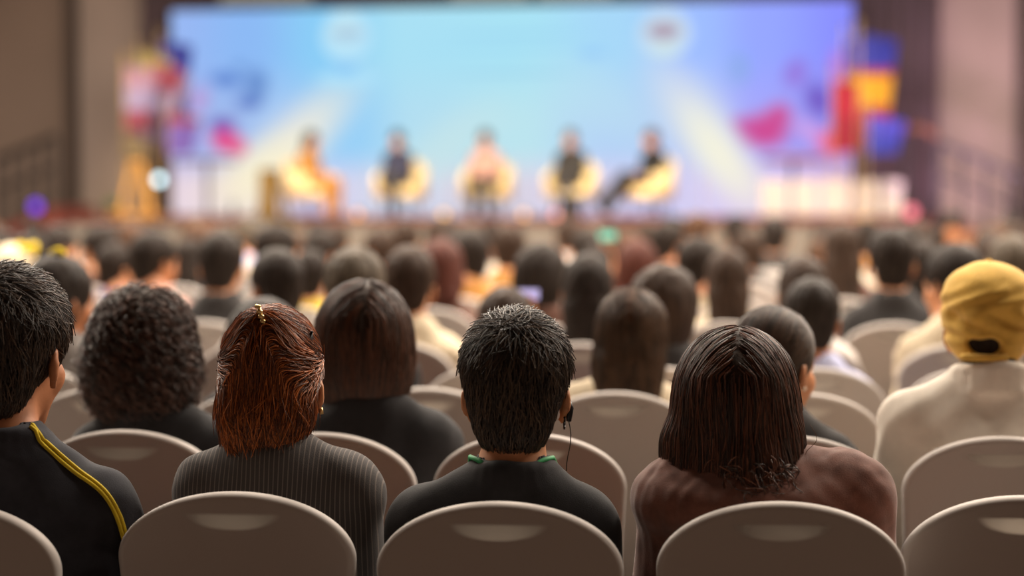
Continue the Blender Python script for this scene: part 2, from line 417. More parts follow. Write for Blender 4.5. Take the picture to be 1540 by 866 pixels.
    def collar(s, F, h=0.030, r=0.010, wx=0.066, wy=0.068, dz=0.0, open_front=0.5):
        z0 = s.zn - 0.012 + dz; n = 18
        for ring in (0.0, 0.5, 1.0):
            P = []
            for i in range(n + 1):
                a = -math.pi / 2 + (i / n * 2 - 1) * (math.pi - open_front)
                P.append((s.nx + (wx - 0.004 * ring) * math.cos(a), -0.030 + (wy - 0.004 * ring) * math.sin(a), z0 + h * ring - 0.030 * (math.sin(a) + 1) * 0.5))
            for i in range(n): F.cap(P[i], P[i + 1], r, k=0.010)
        return F
    def hole(s, F):                                                      # the neck stands free inside the collar
        nk = s.R @ (np.array([0, -0.028, -0.05]) * s.hs) + s.hc
        F.cap(nk + np.array([0, 0, 0.0]), (s.nx, -0.032, s.zn + 0.005), 0.057, 0.060, k=0.006, op='s'); return F
    def trousers(s, h, off=0.010):
        F = Field(); F.ell((0, -0.01, 0.575), (0.165 * s.wide + off, 0.125 * s.thick + off, 0.098), 0.05)
        for sg, S, E, Wr, hip, K, A, T in s.joints():
            F.cap(hip, K, 0.079 + off, 0.058 + off, k=0.03); A2 = np.array(K) + (np.array(A) - np.array(K)) * 0.95
            F.cap(K, A2, 0.058 + off, 0.044 + off, k=0.02)
        return F.mesh('trousers', h)
    def shoes(s):
        out = []
        for sg, S, E, Wr, hip, K, A, T in s.joints():
            F = Field(); F.cap((A[0], A[1] - 0.03, A[2] - 0.035), T, 0.040, 0.034, k=0.02); F.cap((A[0], A[1], A[2] - 0.02), (A[0], A[1], A[2] + 0.01), 0.040, 0.040); out.append(F.mesh('shoe', 0.009))
        return out
    def place_hair(s, o):
        o.matrix_basis = Matrix.Translation(Vector(s.hc)) @ Matrix(s.R.tolist()).to_4x4(); return o

# hair shells, in the head's frame
def hair_field(style, g=1.08):
    F = Field(); F.frame(np.eye(3), (0, 0, 0), g)
    face = lambda r=(0.068, 0.080, 0.115), c=(0, 0.125, -0.048): F.ell(c, r, 0.012, 's')
    if style in ('short', 'capcut'):
        F.ell((0, -0.014, 0.043), (0.087, 0.107, 0.098), 0.02); F.ell((0, -0.056, -0.034), (0.062, 0.048, 0.070), 0.035)
        face((0.078, 0.085, 0.105), (0, 0.125, -0.055))
        for sg in (-1, 1): F.ell((sg * 0.090, 0.002, -0.022), (0.026, 0.028, 0.044), 0.008, 's')
    elif style == 'bob':
        F.ell((0, -0.012, 0.036), (0.096, 0.112, 0.102), 0.03); F.ell((0, -0.030, -0.050), (0.104, 0.088, 0.110), 0.06); face(); F.half((0, 0, -1), 0.128)
    elif style == 'curly':
        F.ell((0, -0.018, 0.034), (0.098, 0.114, 0.100), 0.03); F.ell((0, -0.028, -0.050), (0.112, 0.096, 0.106), 0.06); face((0.066, 0.08, 0.12), (0, 0.13, -0.05)); F.half((0, 0, -1), 0.142)
    elif style == 'long':
        F.ell((0, -0.012, 0.036), (0.097, 0.113, 0.104), 0.03); F.ell((0, -0.035, -0.055), (0.100, 0.085, 0.11), 0.06)
        for x, zz in ((-0.06, -0.15), (-0.02, -0.125), (0.025, -0.145), (0.06, -0.115)): F.cap((x, -0.055, -0.06), (x * 1.15, -0.105, zz), 0.044, 0.024, k=0.035)
        face()
    elif style == 'straight':
        F.ell((0, -0.013, 0.036), (0.085, 0.107, 0.100), 0.03); F.ell((0, -0.045, -0.05), (0.082, 0.068, 0.09), 0.05)
        for x in (-0.038, 0.0, 0.038): F.cap((x, -0.068, -0.06), (x * 1.25, -0.102, -0.24), 0.044, 0.034, k=0.03)
        face()
    elif style == 'pony':
        F.ell((0, -0.013, 0.038), (0.080, 0.101, 0.094), 0.02); F.ell((0, -0.048, -0.02), (0.066, 0.055, 0.062), 0.04)
        F.ell((0, -0.098, -0.055), (0.026, 0.024, 0.024), 0.02); F.cap((0, -0.108, -0.075), (0.012, -0.108, -0.20), 0.026, 0.014, k=0.02)
        face((0.08, 0.085, 0.10), (0, 0.122, -0.055))
        for sg in (-1, 1): F.ell((sg * 0.088, 0.004, -0.026), (0.022, 0.026, 0.040), 0.006, 's')
    elif style == 'halfup':
        F.ell((0, -0.012, 0.040), (0.083, 0.104, 0.095), 0.02); F.ell((0, -0.046, -0.036), (0.074, 0.060, 0.070), 0.05)
        F.cap((-0.012, -0.078, -0.05), (-0.018, -0.080, -0.105), 0.042, 0.030, k=0.05); F.cap((0.03, -0.070, -0.05), (0.028, -0.072, -0.10), 0.032, 0.022, k=0.05); F.cap((-0.025, -0.065, -0.05), (-0.032, -0.066, -0.115), 0.026, 0.018, k=0.04)
        F.ell((0.0, -0.060, 0.112), (0.030, 0.024, 0.020), 0.03)
        face((0.078, 0.085, 0.11), (0, 0.125, -0.05))
    elif style == 'bun':
        F.ell((0, -0.013, 0.038), (0.080, 0.101, 0.094), 0.02); F.ell((0, -0.048, -0.02), (0.066, 0.055, 0.062), 0.04); F.ell((0, -0.115, 0.01), (0.042, 0.036, 0.040), 0.015)
        face((0.08, 0.085, 0.10), (0, 0.122, -0.055))
        for sg in (-1, 1): F.ell((sg * 0.088, 0.004, -0.026), (0.022, 0.026, 0.040), 0.006, 's')
    return F

def grow(F, me, n, steps, step, dirf, lift=0.0, lift0=0.0025, jit=0.15, curl=0.0, freq=60.0, keep=None, seed=1, clump=0):
    r = np.random.default_rng(seed); nv = len(me.vertices); V = np.empty(nv * 3, np.float32); me.vertices.foreach_get('co', V); V = V.reshape(-1, 3).astype(float)
    if keep is not None: V = V[keep(V)]
    P = V[r.integers(0, len(V), n)] + r.normal(size=(n, 3)) * 0.002
    J = r.normal(size=(n, 3)) * jit; out = []; ph = r.uniform(0, 6.3, n); lf = lift * r.uniform(0.0, 1.0, n) ** 1.5; l0 = lift0 + r.uniform(-0.001, 0.003, n)
    amp = curl * r.uniform(0.5, 1.3, n); st = step * r.uniform(0.6, 1.3, n)[:, None]; prev = None
    for i in range(steps):
        G = F.grad(P); d = F.at(P); t = i / max(steps - 1, 1)
        P = P - G * (d - (l0 + lf * t))[:, None]
        Dv = dirf(P); Dv = Dv / np.maximum(np.linalg.norm(Dv, axis=1, keepdims=True), 1e-9) + J
        T = Dv - G * (Dv * G).sum(1, keepdims=True) * (1.0 - 0.0)
        T /= np.maximum(np.linalg.norm(T, axis=1, keepdims=True), 1e-9)
        B = np.cross(G, T); q = P.copy()
        if curl:
            w = ph + freq * step * i; q = P + B * (amp * np.sin(w))[:, None] + G * (amp * (np.cos(w) + 0.6))[:, None]
        out.append(q); P = P + T * st
    return np.stack(out, 1)
def strands(name, C, rad, m, parent):
    n, s, _ = C.shape; hc = bpy.data.hair_curves.new(name); hc.add_curves([s] * n)
    hc.position_data.foreach_set('vector', C.astype(np.float32).ravel())
    a = hc.attributes.get('radius') or hc.attributes.new('radius', 'FLOAT', 'POINT')
    w = np.linspace(1, 0.45, s)[None, :] * RNG.uniform(0.7, 1.3, (n, 1)) * rad
    a.data.foreach_set('value', w.astype(np.float32).ravel())
    hc.materials.append(m); o = bpy.data.objects.new(name, hc); link(o, parent); o['kind'] = 'stuff'; return o
# ------------------------------------------------------------------ the room
def slab(name, lo, hi, m):
    return tag(MB().box(lo, hi).build(name, m), kind='structure')
X0, X1, YB, YF, ZC = -17.5, 7.2, -5.0, 30.0, 7.0
M_FLOOR = mat('carpet', rgb(74, 62, 56), 0.95, 0.35, 3, 0.4, 300)
M_WALL = mat('wall_paint_taupe', rgb(126, 108, 96), 0.8, 0.06, 0.6)
M_PANEL = mat('wall_panel_fabric', rgb(152, 136, 126), 0.9, 0.08, 1.2, 0.2, 200)
M_DARK = mat('dark_stained_wood', rgb(66, 54, 48), 0.6, 0.15, 6, stretch=(1, 1, 0.1))
M_CEIL = mat('ceiling_paint', rgb(112, 103, 96), 0.9)
slab('floor', (X0, YB, -0.1), (X1, YF, 0), M_FLOOR)
slab('ceiling', (X0, YB, ZC), (X1, YF, ZC + 0.1), M_CEIL)
slab('wall_left', (X0 - 0.1, YB, 0), (X0, YF, ZC), M_WALL)
slab('wall_right', (X1, YB, 0), (X1 + 0.1, YF, ZC), M_WALL)
slab('wall_back', (X0, YB - 0.1, 0), (X1, YB, ZC), M_PANEL)
slab('wall_front', (X0, YF, 0), (X1, YF + 0.1, ZC), M_WALL)
def strip(name, pxa, pxb, Y, dep, m, z0=0.0, z1=ZC):
    a = at_y(pxa, 200, Y)[0]; b = at_y(pxb, 200, Y)[0]
    return slab(name, (a, Y, z0), (b, Y + dep, z1), m)
strip('trim_1', 99, 113, 29.7, 0.3, M_DARK)
strip('trim_2', 1528, 1552, 29.7, 0.3, M_DARK)
strip('trim_3', 113, 215, 29.9, 0.1, M_PANEL)
strip('trim_4', 1412, 1528, 29.9, 0.1, M_PANEL)
# stage
SZ = 1.10; SY = 26.45
M_STAGE = mat('stage_carpet', rgb(128, 66, 56), 0.9, 0.15, 20)
M_FASC = mat('stage_skirt_cloth', rgb(112, 104, 98), 0.9, 0.1, 8)
sx0, sx1 = at_y(96, 320, SY)[0], at_y(1400, 320, SY)[0]
slab('floor_stage', (sx0, SY, SZ - 0.04), (sx1, YF, SZ), M_STAGE)
sk = MB(); nn = 260; V = []
for i in range(nn + 1):
    x = sx0 + 0.03 + (sx1 - sx0 - 0.06) * i / nn; y = SY + 0.05 + 0.018 * math.sin(i * 1.9)
    V += [(x, y, 0.0), (x, y, SZ - 0.04), (x, y + 0.03, 0.0), (x, y + 0.03, SZ - 0.04)]
P = []
for i in range(nn):
    a, b = i * 4, i * 4 + 4
    P += [(a, b, b + 1, a + 1), (b + 2, a + 2, a + 3, b + 3), (a + 1, b + 1, b + 3, a + 3)]
o = sk.add(V, P).build('trim_5', M_FASC, smooth=True); tag(o, kind='structure')

# ------------------------------------------------------------------ LED screen
SCY = 29.0
scx0, scx1 = at_y(259, 200, SCY)[0], at_y(1281, 200, SCY)[0]; scz0, scz1 = SZ + 0.02, 4.20
def screen_mat():
    m = bpy.data.materials.new('led_picture'); m.use_nodes = True; nt = m.node_tree; N = nt.nodes.new; L = nt.links.new
    for n in list(nt.nodes): nt.nodes.remove(n)
    out = N('ShaderNodeOutputMaterial'); em = N('ShaderNodeEmission'); L(em.outputs[0], out.inputs[0])
    tc = N('ShaderNodeTexCoord'); sx = N('ShaderNodeSeparateXYZ'); L(tc.outputs['Object'], sx.inputs[0])
    def rampx(stops):
        mr = N('ShaderNodeMapRange'); mr.inputs[1].default_value = 0; mr.inputs[2].default_value = scx1 - scx0; L(sx.outputs[0], mr.inputs[0])
        cr = N('ShaderNodeValToRGB'); cr.color_ramp.interpolation = 'EASE'; e = cr.color_ramp.elements
        for i, (px, c) in enumerate(stops):
            t = (px - 259) / (1281 - 259); el = e[i] if i < 2 else e.new(t); el.position = t; el.color = (*rgb(*c), 1)
        L(mr.outputs[0], cr.inputs[0]); return cr.outputs[0]
    def mixv(a, b, f):
        k = N('ShaderNodeMix'); k.data_type = 'RGBA'; L(f, k.inputs[0]); L(a, k.inputs[6]); L(b, k.inputs[7]); return k.outputs[2]
    def zf(pya, pyb):
        za, zb = at_y(770, pya, SCY)[2] - scz0, at_y(770, pyb, SCY)[2] - scz0
        mr = N('ShaderNodeMapRange'); mr.interpolation_type = 'SMOOTHSTEP'; mr.inputs[1].default_value = za; mr.inputs[2].default_value = zb; L(sx.outputs[2], mr.inputs[0]); return mr.outputs[0]
    top = rampx([(259, (150, 180, 238)), (1281, (136, 140, 250)), (380, (138, 182, 240)), (500, (136, 202, 242)), (620, (166, 220, 240)), (800, (166, 222, 240)), (940, (164, 212, 244)), (1060, (156, 186, 252)), (1150, (148, 164, 254))])
    mid = rampx([(259, (164, 170, 226)), (1281, (150, 140, 232)), (340, (158, 182, 232)), (430, (166, 198, 238)), (540, (150, 204, 242)), (640, (176, 218, 236)), (800, (184, 224, 234)), (940, (176, 204, 242)), (1060, (186, 200, 240)), (1150, (164, 164, 246))])
    low = rampx([(259, (230, 212, 222)), (1281, (226, 190, 206)), (380, (234, 218, 210)), (480, (208, 204, 236)), (600, (206, 214, 236)), (750, (216, 212, 226)), (900, (214, 208, 236)), (1020, (208, 206, 244)), (1150, (222, 202, 232))])
    cur = mixv(top, mid, zf(70, 190)); cur = mixv(cur, low, zf(215, 285))
    def blob(cur, px, py, rx, ry, c, s=1.0, rot=0.0, soft=0.55, ring=None):
        p = at_y(px, py, SCY); sc = 0.00992
        mp = N('ShaderNodeMapping'); mp.vector_type = 'TEXTURE'; mp.inputs['Location'].default_value = (p[0] - scx0, 0, p[2] - scz0)
        mp.inputs['Rotation'].default_value = (0, math.radians(rot), 0); mp.inputs['Scale'].default_value = (rx * sc, 1, ry * sc)
        sp = N('ShaderNodeVectorMath'); sp.operation = 'MULTIPLY'; sp.inputs[1].default_value = (1, 0, 1)
        L(tc.outputs['Object'], mp.inputs[0]); L(mp.outputs[0], sp.inputs[0])
        ln = N('ShaderNodeVectorMath'); ln.operation = 'LENGTH'; L(sp.outputs[0], ln.inputs[0])
        mr = N('ShaderNodeMapRange'); mr.interpolation_type = 'SMOOTHSTEP'; mr.inputs[1].default_value = 1 - soft; mr.inputs[2].default_value = 1.0 + soft * 0.4
        mr.inputs[3].default_value = s; mr.inputs[4].default_value = 0; L(ln.outputs[1], mr.inputs[0])
        k = N('ShaderNodeMix'); k.data_type = 'RGBA'; L(mr.outputs[0], k.inputs[0]); L(cur, k.inputs[6]); k.inputs[7].default_value = (*rgb(*c), 1); return k.outputs[2]
    B = [(440, 215, 140, 46, (240, 234, 212), 0.85, -42, 1.0), (395, 256, 90, 50, (248, 238, 204), 0.85, -25, 1.0), (1062, 200, 140, 46, (228, 232, 224), 0.8, 54, 1.0), (1085, 235, 90, 36, (246, 242, 216), 0.8, 52, 1.0),
         (660, 230, 120, 46, (200, 226, 226), 0.6, -35, 0.9), (900, 150, 120, 60, (186, 224, 234), 0.5, 30, 0.9),
         (340, 120, 30, 14, (84, 122, 200), 0.8, 10, 0.6), (385, 128, 24, 30, (92, 130, 196), 0.8, 0, 0.7), (374, 155, 26, 12, (84, 110, 190), 0.8, 0, 0.6), (360, 100, 16, 10, (110, 150, 210), 0.7, 0, 0.7),
         (335, 188, 26, 14, (112, 70, 170), 0.9, 0, 0.6), (340, 212, 30, 20, (226, 64, 130), 0.95, 10, 0.6), (360, 222, 16, 16, (232, 90, 130), 0.8, 0, 0.7), (300, 150, 18, 26, (196, 140, 200), 0.6, 20, 0.8), (270, 115, 10, 18, (206, 130, 180), 0.7, 0, 0.8), (285, 205, 24, 26, (168, 150, 220), 0.7, 0, 0.8),
         (1112, 102, 22, 30, (138, 170, 226), 0.7, 0, 0.8), (1150, 196, 42, 30, (206, 70, 140), 0.95, 0, 0.6), (1120, 188, 24, 12, (200, 84, 160), 0.8, 20, 0.7), (1172, 172, 22, 20, (204, 76, 144), 0.9, 0, 0.7),
         (1196, 110, 20, 26, (150, 110, 210), 0.8, 20, 0.8), (1230, 150, 22, 30, (112, 84, 190), 0.9, -20, 0.7), (1258, 105, 14, 34, (196, 120, 220), 0.8, 0, 0.8), (1220, 200, 34, 14, (216, 160, 226), 0.8, 40, 0.8), (1255, 214, 26, 24, (248, 92, 110), 0.95, 0, 0.7), (1200, 238, 50, 8, (206, 120, 120), 0.7, 0, 0.9),
         (521, 55, 42, 42, (178, 222, 244), 0.95, 0, 0.2), (520, 46, 30, 26, (196, 230, 240), 0.9, 0, 0.5), (522, 50, 30, 10, (160, 190, 216), 0.9, 0, 0.5),
         (523, 118, 54, 14, (172, 222, 246), 0.9, 0, 0.5), (520, 104, 22, 10, (132, 192, 240), 0.9, 0, 0.6),
         (1000, 50, 42, 38, (198, 220, 238), 0.95, 0, 0.25), (998, 46, 30, 15, (172, 160, 178), 0.95, 0, 0.5), (1000, 48, 12, 12, (176, 148, 160), 0.8, 0, 0.6), (1000, 74, 24, 10, (204, 226, 226), 0.9, 0, 0.6),
         (770, 52, 130, 5, (154, 208, 236), 0.8, 0, 0.7), (770, 74, 150, 5, (158, 212, 238), 0.7, 0, 0.7), (770, 110, 110, 5, (158, 208, 232), 0.8, 0, 0.7), (890, 80, 26, 8, (146, 196, 244), 0.7, 0, 0.7)]
    for b in B: cur = blob(cur, *b)
    L(cur, em.inputs[0]); em.inputs[1].default_value = 1.05; return m
scr = empty('led_screen', (scx0, SCY, scz0))
tag(scr, 'glowing blue and lilac screen at the back of the stage with two white logos', 'screen')
MB().box((0, 0, 0), (scx1 - scx0, 0.06, scz1 - scz0)).build('screen_panel', screen_mat(), scr)
MB().box((-0.05, 0.062, -0.01), (scx1 - scx0 + 0.05, 0.16, scz1 - scz0 + 0.05)).build('screen_back_housing', M_DARK, scr)

# curtains
def curtain(xa, xb, Y, z0, z1, label, m, amp=0.07, wl=0.22):
    n = max(12, int(abs(xb - xa) / wl * 12)); V = []; P = []
    for i in range(n + 1):
        x = xa + (xb - xa) * i / n; y = Y + amp * math.sin(2 * math.pi * (x - xa) / wl) + amp * 0.3 * math.sin(7.1 * x)
        for z in (z0, z1): V += [(x, y, z), (x, y + 0.02, z)]
    for i in range(n):
        a, b = i * 4, i * 4 + 4
        P += [(a, b, b + 2, a + 2), (b + 1, a + 1, a + 3, b + 3), (a + 2, b + 2, b + 3, a + 3)]
    o = MB().add(V, P).build('stage_curtain', m, smooth=True); return tag(o, label, 'curtain')
M_CURT = mat('black_drape', rgb(80, 62, 67), 0.95, 0.15, 6, sheen=0.2)
cl = at_y(216, 100, 29.5)[0]; cr = at_y(1411, 100, 29.5)[0]
curtain(cl, scx0 + 0.6, 29.45, SZ + 0.004, 6.98, 'dark full-height drape at the left edge of the big screen', M_CURT)
curtain(scx1 - 0.6, cr, 29.45, SZ + 0.004, 6.98, 'wide dark full-height drape between the big screen and the right wall panel', M_CURT)
curtain(scx0 + 0.7, scx1 - 0.7, 29.45, 4.26, 6.98, 'dark header drape hanging above the big screen', M_CURT, 0.04)
M_GREYP = mat('grey_batten', rgb(150, 158, 160), 0.6)
for i, (a, b) in enumerate(((333, 470), (680, 795), (812, 920))):
    xa, xb = at_y(a, 2, 28.9)[0], at_y(b, 2, 28.9)[0]
    o = empty('lighting_batten', ((xa + xb) / 2, 28.88, 4.27))
    tag(o, ['left grey batten hung just above the screen', 'middle grey batten hung just above the screen', 'right grey batten hung just above the screen'][i], 'batten')
    MB().box((xa - (xa + xb) / 2, -0.05, 0), ((xb - xa) / 2, 0.05, 0.2), 0.01).build('bar', M_GREYP, o)
    mb = MB()
    for s in (-0.45, 0.45): mb.tube([((xb - xa) * s, 0, 0.19), ((xb - xa) * s, 0, 7.0 - 4.27)], 0.008, 6)
    mb.build('hanging_wire', M_DARK, o)

# ------------------------------------------------------------------ banquet chairs
def back_mesh():
    out = []; nb = 5
    L = [(-0.186 - 0.024 * i / nb, 0.40 + 0.41 * i / nb) for i in range(nb)]
    A = [(-0.21 * math.cos(a), 0.81 + 0.12 * math.sin(a)) for a in np.linspace(0, math.pi, 41)]
    R = [(-x, z) for x, z in L[::-1]]
    O = np.array(L + A + R); n = len(O)
    T = np.roll(O, -1, 0) - np.roll(O, 1, 0); T[0] = O[1] - O[0]; T[-1] = O[-1] - O[-2]
    Nn = np.stack([T[:, 1], -T[:, 0]], 1); Nn /= np.linalg.norm(Nn, axis=1, keepdims=True)      # inwards
    th = 0.046; V = []; P = []
    rings = [(0.013, -th / 2), (0.0075, -th / 2 + 0.0012), (0.003, -th / 2 + 0.005), (0.0, -th / 2 + 0.013), (0.0, th / 2 - 0.016), (0.006, th / 2 - 0.005), (0.02, th / 2)]
    for ins, dy in rings:
        for (x, z) in O + Nn * ins: V.append((x, -0.20 - (z - 0.45) * 0.17 + dy, z))
    for r in range(len(rings) - 1):
        for i in range(n - 1): P.append((r * n + i, r * n + i + 1, (r + 1) * n + i + 1, (r + 1) * n + i))
        P.append((r * n + n - 1, r * n, (r + 1) * n, (r + 1) * n + n - 1))
    P.append(tuple(range(n))[::-1]); P.append(tuple((len(rings) - 1) * n + i for i in range(n)))
    return V, P
BV, BP = back_mesh()
def seat_shape(): return MB().box((-0.205, -0.185, 0.385), (0.205, 0.225, 0.455), 0.022)
def skirt_shape():
    per = []; m = 12
    c = [(-0.20, -0.18), (0.20, -0.18), (0.20, 0.22), (-0.20, 0.22)]
    for i in range(4):
        a, b = c[i], c[(i + 1) % 4]
        for j in range(m):
            t = j / m; u = 2 * t - 1; per.append((a[0] + (b[0] - a[0]) * t, a[1] + (b[1] - a[1]) * t, 0.03 + 0.24 * (1 - abs(u) ** 2.5)))
    n = len(per); V = []; P = []
    for s in (1.0, 0.975):
        for x, y, zb in per: V.append((x * s, 0.02 + (y - 0.02) * s, zb))
        for x, y, zb in per: V.append((x * 0.985 * s, 0.02 + (y - 0.02) * 0.985 * s, 0.40))
    for i in range(n):
        j = (i + 1) % n
        P += [(i, j, n + j, n + i), (2 * n + j, 2 * n + i, 3 * n + i, 3 * n + j), (j, i, 2 * n + i, 2 * n + j)]
    return V, P
def leg_shape(sx, sy): return MB().tube([(sx * 0.178, 0.02 + sy * 0.178, 0.0), (sx * 0.175, 0.02 + sy * 0.172, 0.40)], 0.013, 10)
ME_BACK = py_mesh('backrest', BV, BP, True); ME_BACK.materials.append(MC)
try:
    for p in ME_BACK.polygons:
        if len(p.vertices) > 4: p.use_smooth = False
except Exception: pass
ME_SEAT = py_mesh('seat', *[(q.V, q.P) for q in [seat_shape()]][0], True); SV, SP = skirt_shape(); ME_SKIRT = py_mesh('cover_skirt', SV, SP, True)
M_STEEL = mat('chair_steel', rgb(150, 140, 128), 0.35, metal=0.8)
ME_LEGS = [py_mesh('leg', l.V, l.P, True) for l in [leg_shape(a, b) for a in (-1, 1) for b in (-1, 1)]]
fm = MB(); fm.add(BV, BP); s_ = seat_shape(); fm.add(s_.V, s_.P); fm.add(SV, SP)
for a in (-1, 1):
    for b in (-1, 1): l_ = leg_shape(a, b); fm.add(l_.V, l_.P)
ME_FAR = py_mesh('banquet_chair', fm.V, fm.P, True); ME_FAR.materials.append(MC)
CH_YAW = math.radians(5.5)
def rot2(x, y, a): return x * math.cos(a) - y * math.sin(a), x * math.sin(a) + y * math.cos(a)
def chair(top, yaw, label, group, simple=False):
    """top = world place of the middle of the rear upper edge (z 0.93)"""
    dx, dy = rot2(0, -0.302, yaw); loc = (top[0] - dx, top[1] - dy, 0)
    if simple:
        o = ob('banquet_chair', ME_FAR, MC); o.location = loc; o.rotation_euler = (0, 0, yaw); tag(o, label, 'chair', group); return loc
    r = empty('banquet_chair', loc, yaw); tag(r, label, 'chair', group)
    ob('backrest', ME_BACK, MC, r); ob('seat', ME_SEAT, MC, r); ob('cover_skirt', ME_SKIRT, MC, r)
    for l in ME_LEGS: ob('leg', l, M_STEEL, r)
    return loc

ROWB = [3.46, 4.33, 5.23, 6.02, 6.97, 8.06, 9.02, 9.97] + [9.97 + 0.93 * i for i in range(1, 14)]
OVR = {(1, -4): (-104, 755), (1, -3): (349, 742), (1, -2): (749, 757), (1, -1): (1176, 757), (1, 0): (1545, 748),
       (2, -4): (182, 648), (2, -3): (478, 652), (2, -2): (795, 653), (2, 0): (1511, 658),
       (3, -5): (150, 585), (3, -4): (388, 590), (3, -3): (640, 584), (3, -2): (925, 590), (3, -1): (1207, 592), (4, -6): (36, 552), (4, -1): (1228, 554)}
ORD = 'zeroth first second third fourth fifth sixth seventh eighth ninth tenth eleventh twelfth thirteenth fourteenth fifteenth sixteenth seventeenth eighteenth nineteenth twentieth twenty-first'.split()
def ordn(n):
    if n < len(ORD): return ORD[n]
    t = {2: 'twenty', 3: 'thirty', 4: 'forty'}[n // 10]; return t + '-' + ORD[n % 10] if n % 10 else t[:-1] + 'ieth'
def seat_xy(row, k, off=0.0):
    if (row, k) in OVR: p = at_z(*OVR[(row, k)], 0.93); return p[0], p[1]
    return 0.095 + 0.475 * (k + 0.5) + off, ROWB[row - 1] + 0.055 * k * (1 if row < 9 else 0.5)
def px_of(x, y, z=0.93):
    q = np.array([x, y, z - CAM_H]); d = q @ _fw; return 770 + F * (q @ _rt) / d

